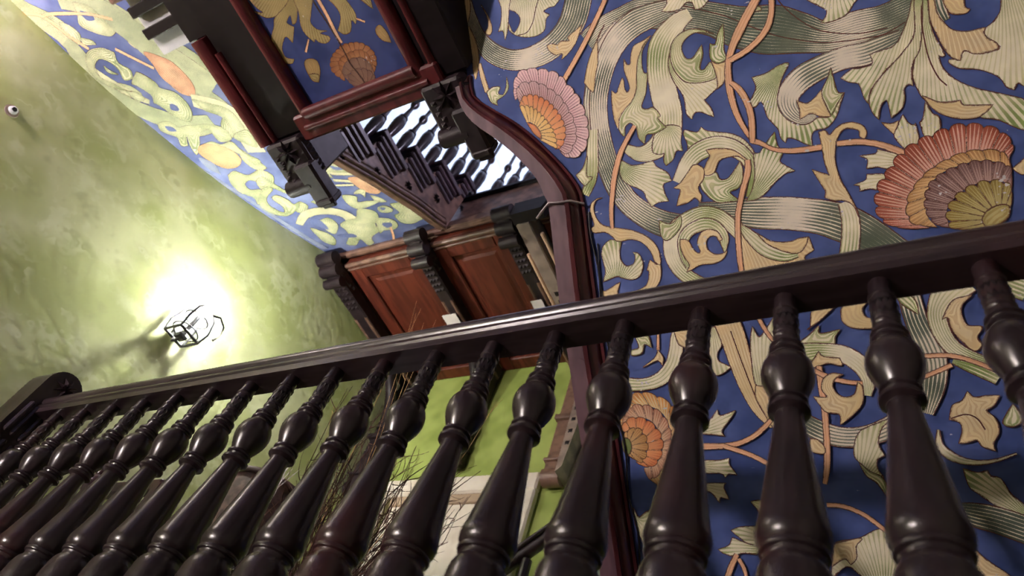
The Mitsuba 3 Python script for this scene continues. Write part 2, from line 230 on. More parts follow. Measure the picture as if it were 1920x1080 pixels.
l t;-588,-167! -576,-190 -582,-212! -595,-196 -641,-211! -600,-187
l n -422,-98;-427,-127 -405,-143 -407,-175 -423,-198 -423,-219 -393,-240! -417,-254 -441,-254 -446,-212
b t;-391,-79,36,7 -375,-155,33,7 -365,-230,30,4 -350,-305,27,3 -333,-362,21,4 -310,-408,9,5
k 0;-377,-143 -365,-214 -351,-288 -337,-346 -320,-375
l n -334,-394;-319,-139! -307,-169 -285,-152 -256,-121 -235,-128 -253,-165 -287,-232 -305,-302 -336,-294 -336,-226 -329,-174
l t;-337,-298! -315,-303 -294,-319 -296,-358 -305,-420 -327,-375 -342,-329
s s;-303,-105,5 -288,-152,5 -268,-191,5 -253,-213,5
l n -560,-416;-499,-400 -470,-374 -449,-351! -444,-368 -401,-358! -422,-382 -447,-408 -443,-424! -469,-417 -501,-412
s s;-550,-448,8 -495,-448,8 -446,-450,7 -404,-445,6 -365,-430,6 -333,-408,6 -311,-388,5
s s;-450,-450,6 -401,-470,6 -368,-487,6 -333,-511,6
l n -558,-497;-517,-488 -468,-488 -440,-484! -443,-500 -427,-530! -448,-526 -459,-535! -470,-523 -522,-517
l n -566,-543;-520,-549 -459,-550! -468,-559 -459,-594! -481,-588 -486,-602! -502,-576 -523,-564
l n;-736,-606! -724,-634 -696,-619 -663,-616 -685,-678 -705,-724 -729,-689 -737,-654
l t;-720,-736! -706,-751 -707,-805 -736,-806 -722,-771
l n -337,-715;-468,-676! -435,-667 -383,-675 -382,-733 -422,-718 -448,-696
l n -340,-733;-511,-727! -481,-716 -467,-695! -442,-707 -381,-729 -411,-738 -447,-736 -474,-744 -499,-736
s s;-463,-740,6 -482,-769,7 -502,-806,7
s s;-461,-751,5 -451,-776,5 -448,-802,4
l n;-403,-602! -384,-599 -363,-605 -375,-654 -388,-625
l n;-210,-200 -183,-183 -155,-162! -155,-182 -107,-179! -122,-196 -130,-216 -172,-210 -200,-212
b n;-211,-226,26,3 -159,-227,19,3 -111,-242,21,8 -79,-271,21,6 -65,-308,17,5 -74,-352,8,4
l t;-193,-263 -167,-228! -158,-242 -121,-251! -120,-270 -149,-260 -178,-265
l t;-81,-113 -97,-133! -97,-161 -74,-180 -22,-186 -19,-169 -43,-157 -48,-136 -33,-119 -24,-110
l t;-160,-117 -175,-162 -185,-168! -145,-145 -105,-111
b g;59,-113,23,6 64,-183,24,2 78,-245,27,5 83,-293,26,5 70,-347,24,2 47,-408,12,4
l n;33,-110 56,-112 72,-139 71,-168! 50,-148 38,-133
b n;182,-102,33,5 144,-123,33,5 113,-162,21,5 109,-205,19,5 123,-251,18,5 151,-282,17,4 194,-307,14,3
l t;188,-141! 147,-148 118,-188! 130,-185 134,-217 149,-247 168,-271 186,-260 180,-240 194,-218 166,-210 159,-182 165,-159
b n;236,-109,17,4 265,-129,22,4 295,-150,24,4
b n;121,-290,5,1 157,-310,12,2 203,-343,12,4
b g;-258,-380,22,1 -231,-408,25,1 -188,-436,26,4 -144,-450,24,6 -92,-450,24,5 -37,-432,24,5 4,-400,20,4
s s;-172,-265,7 -176,-303,7 -178,-366,7 -184,-428,7 -190,-474,7 -199,-523,7 -211,-564,5
s s;-194,-270,6 -152,-297,6 -116,-312,5 -80,-320,5
l t;-120,-293! -146,-287 -168,-300 -176,-324 -168,-346 -199,-341! -187,-365 -175,-383 -146,-392 -148,-418! -112,-393 -88,-367 -82,-330 -90,-316! -103,-345 -127,-350 -145,-336 -149,-314 -137,-299
s s;49,-269,5 113,-275,5 154,-291,5 204,-322,5
s s;39,-324,5 83,-311,5 118,-298,5
l t;90,-426! 102,-394 124,-384 138,-364! 148,-379 171,-378 199,-380! 183,-402 167,-412 181,-432 183,-462 167,-488 168,-505! 144,-493 137,-478 116,-482 99,-483! 111,-456 111,-437 99,-428
k 0;92,-424 125,-417 146,-429 157,-456
l n;221,-402! 205,-423 194,-444 212,-453 233,-437
l n -144,-583;-102,-434! -75,-425 -33,-413 -57,-434 -71,-470 -63,-501! -80,-510 -84,-531 -74,-554! -93,-545 -121,-514 -130,-495 -122,-462 -112,-445
l n;-122,-516! -102,-538 -75,-557 -73,-601 -91,-567 -111,-548
l t;-225,-447! -208,-452 -196,-472 -200,-487 -231,-477
b n;63,-448,2,4 59,-483,7,6 71,-505,10,6 93,-521,8,5 127,-530,5,5 166,-527,3,5 208,-514,1,5
l n 211,-665;97,-542! 123,-553 144,-549! 148,-562 166,-569 180,-604 205,-638 200,-668 147,-630 117,-601 102,-584
b g;65,-637,16,1 99,-649,27,2 143,-663,30,2 199,-688,31,2
l t;85,-727! 104,-751 145,-788! 102,-794 78,-764
l n -129,-872;-216,-714 -155,-700 -101,-679 -61,-712 -76,-797 -155,-798 -194,-769 -238,-799 -228,-766
l t;-216,-714! -151,-700 -165,-718 -170,-748 -186,-765! -194,-751 -209,-755 -231,-770!
s s;-216,-616,5 -178,-621,5 -140,-639,5 -114,-661,5 -86,-690,4
"""
MURAL_PANEL = """
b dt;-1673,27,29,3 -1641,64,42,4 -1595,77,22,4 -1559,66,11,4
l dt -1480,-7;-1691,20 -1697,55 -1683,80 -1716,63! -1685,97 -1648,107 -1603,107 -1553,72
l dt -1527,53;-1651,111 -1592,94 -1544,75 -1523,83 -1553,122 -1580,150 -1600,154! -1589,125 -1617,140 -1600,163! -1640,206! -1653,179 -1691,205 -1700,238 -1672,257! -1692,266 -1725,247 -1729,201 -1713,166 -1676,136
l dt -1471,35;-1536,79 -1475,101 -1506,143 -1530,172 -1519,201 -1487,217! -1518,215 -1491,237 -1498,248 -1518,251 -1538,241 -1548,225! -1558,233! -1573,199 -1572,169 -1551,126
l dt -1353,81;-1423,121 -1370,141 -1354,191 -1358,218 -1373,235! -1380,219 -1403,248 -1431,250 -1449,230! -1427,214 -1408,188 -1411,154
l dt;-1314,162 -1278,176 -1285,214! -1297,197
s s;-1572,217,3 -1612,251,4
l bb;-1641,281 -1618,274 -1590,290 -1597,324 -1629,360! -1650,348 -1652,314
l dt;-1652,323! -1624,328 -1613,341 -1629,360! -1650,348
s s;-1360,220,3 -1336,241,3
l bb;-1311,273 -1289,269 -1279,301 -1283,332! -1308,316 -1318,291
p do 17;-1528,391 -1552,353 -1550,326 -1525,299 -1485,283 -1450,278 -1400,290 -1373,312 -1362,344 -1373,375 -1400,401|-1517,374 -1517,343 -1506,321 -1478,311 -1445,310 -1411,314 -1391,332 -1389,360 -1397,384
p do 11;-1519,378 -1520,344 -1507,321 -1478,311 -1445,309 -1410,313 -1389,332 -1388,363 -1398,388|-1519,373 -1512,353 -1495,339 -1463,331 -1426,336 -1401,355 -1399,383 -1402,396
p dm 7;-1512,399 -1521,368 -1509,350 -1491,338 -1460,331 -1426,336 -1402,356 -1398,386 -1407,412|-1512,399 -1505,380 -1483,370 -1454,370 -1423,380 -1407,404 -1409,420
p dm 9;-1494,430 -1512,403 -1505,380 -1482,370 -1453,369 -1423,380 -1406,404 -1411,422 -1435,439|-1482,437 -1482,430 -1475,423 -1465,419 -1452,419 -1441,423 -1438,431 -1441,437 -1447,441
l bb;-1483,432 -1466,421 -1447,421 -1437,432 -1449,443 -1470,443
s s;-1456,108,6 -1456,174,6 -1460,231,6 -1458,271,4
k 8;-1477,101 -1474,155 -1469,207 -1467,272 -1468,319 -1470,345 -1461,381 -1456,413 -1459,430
"""
MURAL_FLIGHT = """
l fn;-2843,-154 -2798,-121 -2808,-74 -2857,15 -2868,-20 -2869,-90
l fn;-2856,-320 -2825,-287 -2816,-236 -2800,-180 -2834,-179 -2855,-244
l fn;-2721,67 -2656,109 -2648,161 -2703,156 -2755,119
b fn;-2744,-3,18 -2721,67,20 -2688,146,21 -2652,201,15
l fn;-2449,-62! -2393,-33 -2392,2 -2454,-1 -2467,-34
b fg;-2409,-191,34 -2383,-110,42 -2333,-43,42 -2312,34,44 -2281,133,54 -2278,242,65
b fg;-2449,116,25 -2401,199,35 -2370,269,40 -2352,352,40
l pb;-2448,89 -2433,143 -2414,222 -2428,254 -2468,223 -2474,155
l fn;-2558,73 -2531,119 -2534,160 -2577,158 -2591,116
l fn;-2702,117! -2661,140 -2653,181 -2703,176
l fn;-2396,390 -2388,457 -2467,494! -2461,430
l fn;-2486,557 -2467,618 -2464,695 -2523,683 -2532,612
l fn;-2531,690 -2522,737 -2575,769 -2593,744
l fn;-2515,943 -2501,989 -2571,1024 -2594,993
l fn;-2136,1037! -2108,1069 -2097,1113 -2145,1094
b p;-2832,-364,5,3 -2850,-235,5,3 -2856,-77,7,3 -2826,59,7,3 -2821,201,8,3 -2809,344,9,3 -2796,496,10,3 -2775,649,12,3 -2756,810,12,3 -2745,987,13,3 -2748,1183,17,3 -2747,1338,18,3
b fg;-2577,-285,48,4 -2493,-225,49,4 -2439,-158,60,4 -2407,-72,61,3 -2381,29,71,5 -2351,151,84,6 -2311,262,76,6
b fn;-2767,-370,27,3 -2752,-305,37,3 -2724,-233,56,4 -2708,-178,57,4 -2717,-119,48,4
l fn;-2529,-247! -2480,-208 -2474,-146 -2479,-87! -2520,-87 -2568,-123 -2598,-169 -2560,-207
l v;-2535,-211! -2505,-185 -2511,-161 -2542,-167 -2548,-189
l fn;-2828,-254! -2786,-241 -2785,-209 -2818,-215
l fn;-2673,-213 -2642,-187 -2637,-144 -2677,-117 -2703,-141 -2694,-180
l fn;-2651,-135! -2613,-106 -2612,-84! -2665,-105
b fg;-2736,-147,29,4 -2731,-110,38,4 -2755,-45,43,5 -2785,31,35,5 -2771,130,43,4 -2732,214,49,4 -2679,288,55,4 -2616,358,62,4 -2472,395,46,5
s s;-2800,-308,7 -2716,-257,8 -2695,-166,8 -2665,-84,8
s s;-2716,-257,6 -2681,-253,7 -2603,-225,7 -2514,-186,6 -2438,-132,6
s s;-2549,-39,7 -2512,20,7 -2468,89,7
l fn;-2686,-77 -2607,-68 -2568,-31! -2596,9 -2578,53 -2605,89! -2653,78 -2630,33 -2635,-7 -2667,-34 -2729,-13 -2746,27 -2721,67 -2692,119 -2671,135! -2744,83 -2773,24 -2755,-31
l fn;-2675,-7 -2670,18 -2651,49! -2678,37 -2690,17
l pb;-2442,18 -2398,50 -2361,108 -2371,205 -2426,256 -2462,201 -2477,139 -2455,71
l fn;-2635,101 -2560,69! -2535,109 -2532,165 -2489,207 -2487,266 -2520,322 -2572,347 -2609,305 -2622,239 -2635,210! -2608,177 -2623,122
l v;-2567,243 -2548,259 -2561,284 -2591,268
b fn;-2453,267,35,6 -2403,310,44,6 -2353,368,45,6 -2357,445,44,7 -2394,523,44,7 -2420,600,46,8
l fn;-2447,262 -2396,304 -2340,357 -2337,413 -2365,483 -2427,476 -2402,388 -2446,331 -2449,291
l fn;-2721,297 -2664,310 -2650,349 -2606,357 -2501,389 -2449,434 -2467,494 -2536,485 -2529,412 -2601,426 -2645,461 -2719,504 -2704,456 -2663,402 -2710,447! -2742,433 -2715,391 -2743,355 -2752,326
l v;-2708,322 -2681,337 -2681,362 -2715,348
l fn;-2660,473 -2580,468 -2544,499 -2481,506 -2482,576 -2451,643 -2499,662 -2509,584 -2571,506
l op;-2697,494 -2632,466 -2558,503 -2525,560 -2538,610 -2596,635 -2662,619 -2693,560
l fn;-2690,658! -2633,650 -2593,695 -2504,690 -2479,749 -2551,805 -2598,797 -2586,770 -2613,728 -2664,739 -2673,779 -2620,799 -2660,850 -2733,879 -2713,829 -2743,773 -2728,705
l fn;-2447,485 -2353,479 -2363,534 -2392,575 -2427,544
l p;-2728,519 -2688,571 -2723,647! -2747,587
l fn;-2593,744 -2533,732 -2520,790 -2507,850 -2470,902 -2514,885 -2540,837 -2563,800 -2618,807
l fn;-2717,863 -2603,794 -2568,798 -2561,820 -2641,854 -2682,897 -2679,959 -2659,978 -2630,938 -2626,870 -2581,859 -2555,907 -2558,946 -2515,943 -2567,983 -2661,1009 -2713,988 -2743,934
l fn;-2211,741 -2148,750 -2083,791 -2068,856 -2116,862 -2194,839 -2207,869! -2238,839 -2216,788
l v;-2163,793 -2138,811 -2103,841 -2155,829
b fn;-2194,839,11,9 -2125,871,10,9 -2055,895,8,9
b fn;-2221,881,9,9 -2172,905,9,9 -2136,929,9,9
b fn;-2239,915,7,9 -2152,945,7,9
l pb;-2141,896 -2088,908 -2013,965 -2058,1030 -2098,1043 -2138,1007 -2147,947
l fn;-2204,999 -2156,980 -2131,1000 -2170,1043! -2172,1012
l fn;-2459,965! -2375,959 -2440,1014! -2447,991
l fn;-2264,985 -2207,1018 -2231,1058 -2181,1069 -2122,1093 -2205,1110 -2274,1103 -2292,1074 -2290,1034
b fn;-2679,1092,18,8 -2595,1047,23,8 -2518,1035,28,8 -2432,1059,31,8 -2378,1114,34,8 -2384,1191,36,8 -2425,1257,26,8
l fn;-2541,1102! -2480,1105 -2484,1172 -2566,1235 -2585,1190 -2564,1139
l fn;-2274,1103 -2213,1150 -2236,1207 -2299,1250 -2317,1303 -2407,1339 -2441,1393! -2488,1397 -2483,1333 -2552,1369 -2590,1340 -2514,1281 -2487,1231 -2473,1177 -2406,1158 -2346,1161
l fn;-2648,1139 -2620,1175 -2600,1220 -2612,1279 -2665,1322 -2690,1272 -2677,1213
l v;-2587,1084 -2544,1090 -2544,1136 -2565,1186 -2590,1163 -2610,1120
l v;-2563,1248 -2479,1271 -2488,1305 -2570,1271
l fn;-2043,1037 -1984,1042 -1977,1123 -1976,1207 -2009,1281 -1936,1289 -1952,1365! -2002,1353 -2024,1308 -2108,1319 -2156,1287 -2144,1223 -2101,1208 -2095,1135 -2045,1136 -2026,1082
l fn;-2175,1134 -2129,1132 -2112,1171 -2139,1192 -2187,1172
l v;-2160,1138 -2139,1151 -2158,1164 -2172,1154
l fn;-2254,1211 -2183,1241 -2188,1297 -2235,1325 -2294,1312 -2333,1320
l v;-2258,1256 -2211,1264 -2223,1294 -2263,1295
s s;-2239,1299,6 -2290,1377,6 -2339,1429,6
"""
# ---- mesh helpers
def cbox(x0, x1, y0, y1, z0, z1, c=0.004):
    c = min(c, (x1 - x0) * .45, (y1 - y0) * .45, (z1 - z0) * .45)
    pts = []
    for x, sx in ((x0, 1), (x1, -1)):
        for y, sy in ((y0, 1), (y1, -1)):
            for z, sz in ((z0, 1), (z1, -1)):
                pts += [(x + sx * c, y + sy * c, z), (x + sx * c, y, z + sz * c), (x, y + sy * c, z + sz * c)]
    return trimesh.convex.convex_hull(np.array(pts))
def lathe(prof, n=28, at=(0, 0)):
    """profile (radius, z) from top to bottom, closed on the axis"""
    prof = [(0, prof[0][1])] + list(prof) + [(0, prof[-1][1])]
    a = np.arange(n) * 2 * np.pi / n
    v = np.array([[r * math.cos(t) + at[0], r * math.sin(t) + at[1], z] for r, z in prof for t in a])
    f = []
    for i in range(len(prof) - 1):
        for j in range(n):
            k = (j + 1) % n
            a0, a1, b0, b1 = i * n + j, i * n + k, (i + 1) * n + j, (i + 1) * n + k
            if i > 0: f.append((a0, b0, a1))
            if i < len(prof) - 2: f.append((a1, b0, b1))
    return trimesh.Trimesh(v, np.array(f), process=False)
def sweep(section, path_pts, frames, closed_ends=True):
    """section (k,2) carried along points with frames (n,2,3): closed section"""
    S, P, F = np.asarray(section, float), np.asarray(path_pts, float), np.asarray(frames, float)
    k, n = len(S), len(P)
    S = np.broadcast_to(S, (n, k, 2)) if S.ndim == 2 else S
    k = S.shape[1]
    v = (P[:, None] + S[:, :, :1] * F[:, None, 0] + S[:, :, 1:] * F[:, None, 1]).reshape(-1, 3)
    f = []
    for i in range(n - 1):
        for j in range(k):
            a, b = i * k + j, i * k + (j + 1) % k
            f += [(a, b, a + k), (b, b + k, a + k)]
    for s, base in ((1, 0), (-1, (n - 1) * k)):
        for j in range(1, k - 1):
            f.append((base, base + j + 1, base + j) if s > 0 else (base, base + j, base + j + 1))
    m = trimesh.Trimesh(v, np.array(f), process=False)
    m.fix_normals()
    return m
def prof_x(prof, x0, x1):
    """closed (y, z) profile drawn out along x"""
    p = sg.Polygon(prof)
    m = trimesh.creation.extrude_polygon(p, x1 - x0)
    v = np.array(m.vertices)
    return trimesh.Trimesh(np.stack([x0 + v[:, 2], v[:, 0], v[:, 1]], 1), m.faces, process=False)
def prof_y(prof, y0, y1):
    """closed (x, z) profile drawn out along y"""
    m = trimesh.creation.extrude_polygon(sg.Polygon(prof), y1 - y0)
    v = np.array(m.vertices)
    out = trimesh.Trimesh(np.stack([v[:, 0], y0 + v[:, 2], v[:, 1]], 1), m.faces[:, ::-1], process=False)
    return out
def tube(pts, r, n=6):
    pts = np.asarray(pts, float)
    r = np.broadcast_to(r, len(pts))
    t = np.gradient(pts, axis=0)
    t /= np.linalg.norm(t, axis=1, keepdims=True) + 1e-12
    up = np.array([0, 0, 1.]) if abs(t[0][2]) < .9 else np.array([1., 0, 0])
    a = np.cross(t, up); a /= np.linalg.norm(a, axis=1, keepdims=True) + 1e-12
    b = np.cross(t, a)
    ang = np.arange(n) * 2 * np.pi / n
    S = np.stack([np.cos(ang), np.sin(ang)], 1)[None] * r[:, None, None]
    return sweep(S, pts, np.stack([a, b], 1))
def cyl_x(x0, x1, y, z, r, n=20): 
    a = np.arange(n) * 2 * np.pi / n
    return prof_x(np.stack([y + r * np.cos(a), z + r * np.sin(a)], 1), x0, x1)
def cyl_y(y0, y1, x, z, r, n=16):
    a = np.arange(n) * 2 * np.pi / n
    return prof_y(np.stack([x + r * np.cos(a), z + r * np.sin(a)], 1), y0, y1)
def cat(*ms): return trimesh.util.concatenate([m for m in ms])
def pyramid(c, u, v, w, su, sv, h):
    """small four-sided nail head at c, sides along u and v, point along w"""
    c, u, v, w = (np.asarray(q, float) for q in (c, u, v, w))
    p = [c - u * su - v * sv, c + u * su - v * sv, c + u * su + v * sv, c - u * su + v * sv, c + w * h]
    m = trimesh.Trimesh(np.array(p), [(0, 1, 4), (1, 2, 4), (2, 3, 4), (3, 0, 4), (0, 2, 1), (0, 3, 2)], process=False)
    m.fix_normals()
    return m
def star(c, u, v, w, r, h, k=8):
    """carved star rosette of k ridged rays"""
    c, u, v, w = (np.asarray(q, float) for q in (c, u, v, w))
    pts, f = [c + w * h * .35], []
    for i in range(k):
        a = 2 * np.pi * i / k
        for q, rr, hh in ((a, r, .0), (a + np.pi / k, r * .32, 0.), (a, r * .45, h)):
            pts.append(c + (u * math.cos(q) + v * math.sin(q)) * rr + w * hh)
    for i in range(k):
        t, s, m, s0 = 1 + 3 * i, 2 + 3 * i, 3 + 3 * i, 2 + 3 * ((i - 1) % k)
        f += [(0, m, s), (0, s0, m), (t, s, m), (t, m, s0)]
    return trimesh.Trimesh(np.array(pts), np.array(f), process=False)
def numbered(name):
    if name not in scene and name not in labels and not any(k.startswith(name + '__') for k in scene): return name
    i = 1
    while f'{name}_{i:03d}' in scene or f'{name}_{i:03d}' in labels or any(k.startswith(f'{name}_{i:03d}__') for k in scene): i += 1
    return f'{name}_{i:03d}'
def put(mesh, bsdf, smooth=False, uv=None, to=None, **more):
    mesh = mesh.copy() if hasattr(mesh, 'copy') else mesh
    mesh.vertices = np.asarray(mesh.vertices) + [0, 0, H]
    d = mikit.ply(mesh, bsdf, smooth, uv=uv, **more)
    if to is not None: d['to_world'] = T().translate(list(to))
    return d
def thing(name, label=None, category=None, group=None, kind=None):
    k = numbered(name)
    labels[k] = {}
    if label: labels[k]['label'] = label
    if category: labels[k]['category'] = category
    if group: labels[k]['group'] = group
    if kind: labels[k]['kind'] = kind
    return k
def part(owner, name, mesh, bsdf, smooth=False, label=None, kind=None, **kw):
    k = numbered(f'{owner}__{name}')
    scene[k] = put(mesh, bsdf, smooth, **kw)
    if label or kind:
        labels[k] = {**({'label': label} if label else {}), **({'kind': kind} if kind else {})}
    return k
def single(name, mesh, bsdf, label=None, category=None, smooth=False, **kw):
    k = thing(name, label, category, **kw)
    scene[k] = put(mesh, bsdf, smooth)
    return k
# ---- painting: motifs drawn on the wall's own millimetre grid, each a thin film of paint lying on the plaster
import shapely as shp
from scipy.spatial import Delaunay
def catmull(P, closed=False, step=5.0):
    P = np.asarray(P, float)
    if len(P) < 3 and not closed:
        m = max(2, int(np.linalg.norm(P[-1, :2] - P[0, :2]) / step))
        return P[0] + (P[-1] - P[0]) * np.linspace(0, 1, m + 1)[:, None]
    Q = np.vstack([P[-1], P, P[0], P[1]]) if closed else np.vstack([2 * P[0] - P[1], P, 2 * P[-1] - P[-2]])
    out = []
    for i in range(1, len(Q) - 2):
        a, b, c, d = Q[i - 1], Q[i], Q[i + 1], Q[i + 2]
        m = max(2, int(np.linalg.norm(c[:2] - b[:2]) / step))
        t = (np.arange(m) / m)[:, None]
        out.append(0.5 * (2 * b + (c - a) * t + (2 * a - 5 * b + 4 * c - d) * t ** 2 + (3 * b - a - 3 * c + d) * t ** 3))
    if not closed: out.append(P[-1:])
    return np.vstack(out)
def outline_of(pts, step=5.0):
    P = np.array([p[:2] for p in pts], float)
    cor = [i for i, p in enumerate(pts) if p[2]]
    if not cor: return catmull(P, True, step)
    out = []
    for a, b in zip(cor, cor[1:] + [cor[0] + len(P)]):
        out.append(catmull(P[[i % len(P) for i in range(a, b + 1)]], False, step)[:-1])
    return np.vstack(out)
def border(loop, o, closed=True):
    """strip of half-width o along a line: vertices, faces"""
    L = np.asarray(loop)
    t = (np.roll(L, -1, 0) - np.roll(L, 1, 0)) if closed else np.gradient(L, axis=0)
    t /= np.linalg.norm(t, axis=1, keepdims=True) + 1e-9
    nrm = np.stack([-t[:, 1], t[:, 0]], 1)
    n = len(L)
    V = np.vstack([L - nrm * o, L + nrm * o])
    k = np.arange(n if closed else n - 1)
    j = (k + 1) % n
    F = np.vstack([np.stack([k, j, k + n], 1), np.stack([j, j + n, k + n], 1)])
    return V, F
def fill(poly_pts, grid):
    poly = sg.Polygon(poly_pts).buffer(0)
    if poly.geom_type != 'Polygon': poly = max(poly.geoms, key=lambda g: g.area)
    x0, y0, x1, y1 = poly.bounds
    g = np.stack(np.meshgrid(np.arange(x0, x1, grid), np.arange(y0, y1, grid)), -1).reshape(-1, 2)
    inn = poly.buffer(-grid * .4)
    g = g[shp.contains_xy(inn, g[:, 0], g[:, 1])] if not inn.is_empty else g[:0]
    b = np.array(poly.exterior.coords)[:-1]
    V = np.vstack([b, g])
    V = V + np.random.default_rng(5).uniform(-.01, .01, V.shape)
    F = Delaunay(V).simplices
    c = V[F].mean(1)
    F = F[shp.contains_xy(poly, c[:, 0], c[:, 1])]
    dist = shp.distance(poly.exterior, shp.points(V))
    return V, F, dist
def code(pig, t): return PIGNAME[pig] * 10 + np.clip(t, 0.02, 0.98) * 1.0
MOTIF = {'b': 'painted_scroll', 'l': 'painted_leaf', 's': 'painted_stem', 'k': 'painted_line', 'p': 'painted_petals'}
def mural(owner, text, lift, gap=9.0, o=1.9, grid=8.0, beyond=(), box=None):
    """lift(xy in metres, off) -> points in space; beyond: lines at which the pattern goes on in mirror image, as it does past the edges of the photograph"""
    done = []
    for i, ln in enumerate(text.strip().split('\n')):
        hd, body = ln.split(';')
        hd = hd.split()
        k, V, F, UV = hd[0], [], [], []
        def add(v, f, u, w):
            F.append(np.asarray(f) + sum(len(q) for q in V)); V.append(np.asarray(v)); UV.append(np.stack([np.broadcast_to(u, len(v)), np.broadcast_to(w, len(v))], 1))
        kcode = PIGNAME['k'] * 10 + .5
        if k in 'bs':
            P = np.array([[float(c) for c in q.split(',')] for q in body.split()])
            if P.shape[1] < 4: P = np.hstack([P, np.full((len(P), 1), 4.5)])
            C = catmull(P, False, 7.0)
            w = np.maximum(C[:, 2], .6)
            t = np.gradient(C[:, :2], axis=0); t /= np.linalg.norm(t, axis=1, keepdims=True) + 1e-9
            nr = np.stack([-t[:, 1], t[:, 0]], 1)
            lines = max(1, round(2 * P[:, 2].max() / gap))
            n = len(C)
            rows = np.linspace(-1, 1, 5)
            vs = np.vstack([C[:, :2] + nr * (w * r)[:, None] for r in rows])
            us = np.concatenate([np.full(n, (r + 1) / 2 * lines + .25) for r in rows])
            q = np.arange(n - 1)
            fs = np.vstack([np.vstack([np.stack([q, q + 1, q + n], 1), np.stack([q + 1, q + n + 1, q + n], 1)]) + n * r for r in range(4)])
            tt = np.clip(C[:, 3] / 9, 0, 1)
            add(vs, fs, us, code(hd[1], np.tile(tt, 5)))
            if hd[1] not in 'pv':
                for s in (-1, 1):
                    v, f = border(C[:, :2] + nr * (w * s)[:, None], o if k == 'b' else o * .8, False)
                    add(v, f, 0., kcode)
        elif k == 'l':
            pts = [(*[float(c) for c in q.rstrip('!').split(',')], q.endswith('!')) for q in body.split()]
            L = outline_of(pts)
            v, f, dist = fill(L, grid)
            if len(hd) > 2:
                org = np.array([float(c) for c in hd[2].split(',')])
                r = np.linalg.norm(v - org, axis=1)
                a = np.arctan2(v[:, 1] - org[1], v[:, 0] - org[0])
                a = (a - np.median(a) + np.pi) % (2 * np.pi) - np.pi
                u = a * np.median(r) / gap + .3 * np.sin(r / 40)
                light = .25 + .45 * np.clip(1 - np.abs(r / np.median(r) - 1) * 1.2, 0, 1)
            else:
                # brush lines run from tip to tip between the two sides of the leaf
                cor = np.array([p[:2] for p in pts if p[2]]) if sum(p[2] for p in pts) > 1 else np.array([p[:2] for p in pts])
                D = np.linalg.norm(cor[:, None] - cor[None], axis=-1)
                a_, b_ = np.unravel_index(D.argmax(), D.shape)
                ia, ib = (int(np.linalg.norm(L - cor[q], axis=1).argmin()) for q in (a_, b_))
                ia, ib = min(ia, ib), max(ia, ib)
                s1, s2 = L[ia:ib + 1], np.vstack([L[ib:], L[:ia + 1]])
                d1, d2 = (shp.distance(sg.LineString(q), shp.points(v)) if len(q) > 1 else np.zeros(len(v)) for q in (s1, s2))
                u = d1 / (d1 + d2 + 1e-6) * max(2, round(2 * dist.max() / gap)) + .3
                light = .25 + .35 * dist / max(dist.max(), 1e-6)
            add(v, f, u, code(hd[1], light))
            if hd[1] not in ('p', 'v'):
                bv, bf = border(L, o)
                add(bv, bf, 0., kcode)
        elif k == 'k':
            C = catmull(np.array([[float(c) for c in q.split(',')] for q in body.split()]), False, 6.0)
            big = hd[1] != '0'
            bv, bf = border(C, 2.6 if big else o * .8, False)
            add(bv, bf, 0., PIGNAME['crack'] * 10 + .5 if big else kcode)
        elif k == 'p':
            pig, N = hd[1], int(hd[2])
            A, B = [catmull(np.array([[float(c) for c in q.split(',')] for q in s.split()]), False, 2.0) for s in body.split('|')]
            def at(Q, t):
                d = np.r_[0, np.cumsum(np.linalg.norm(np.diff(Q, axis=0), axis=1))]
                return np.stack([np.interp(t * d[-1], d, Q[:, c]) for c in (0, 1)], -1)
            for j in range(N):
                a, b = np.meshgrid(np.linspace(0, 1, 7), np.linspace(0, 1, 6), indexing='ij')
                t = (j + a) / N
                bulge = 1.04 - .16 * np.abs(2 * a - 1) ** 3
                pin, pout = at(B, t), at(A, t)
                P = pin + (pout - pin) * (b * bulge)[..., None]
                idx = np.arange(42).reshape(7, 6)
                f = np.vstack([np.stack([idx[:-1, :-1], idx[1:, :-1], idx[:-1, 1:]], -1).reshape(-1, 3), np.stack([idx[1:, :-1], idx[1:, 1:], idx[:-1, 1:]], -1).reshape(-1, 3)])
                add(P.reshape(-1, 2), f, (a * 4).ravel(), code(pig, (.75 - .6 * b).ravel()))
                rim = np.vstack([P[0], P[:, -1], P[-1][::-1]])
                v, f = border(rim, o * .75, False)
                add(v, f, 0., kcode)
        v2, f2, uv = np.vstack(V), np.vstack(F), np.vstack(UV)
        done.append((v2, f2, uv, 0.0004 + i * 0.00005))
        P3 = lift(v2 / 1000.0, 0.0004 + i * 0.00005)
        part(owner, MOTIF[k], trimesh.Trimesh(P3, f2, process=False), 'mural_paint', uv=uv)
    for a, b in beyond:
        a, b = np.array(a, float), np.array(b, float)
        t = (b - a) / np.linalg.norm(b - a)
        nr = np.array([-t[1], t[0]])
        copies = []
        for v2, f2, uv, off in done:
            h = (v2 - a) @ nr
            w2 = v2 - 2 * h[:, None] * nr
            if h.min() > -6 and (box is None or (w2.min(0) >= box[:2]).all() and (w2.max(0) <= box[2:]).all()): copies.append((w2, f2[:, ::-1], uv, off))
        n0, V, F = 0, [], []
        for v2, f2, uv, off in copies:
            V.append(lift(v2 / 1000.0, off)); F.append(f2 + n0); n0 += len(v2)
        part(owner, 'painted_continuation', trimesh.Trimesh(np.vstack(V), np.vstack(F), process=False), 'mural_paint', uv=np.vstack([q[2] for q in copies]), kind='stuff', label='further painted scrolls and leaves')
        done += copies
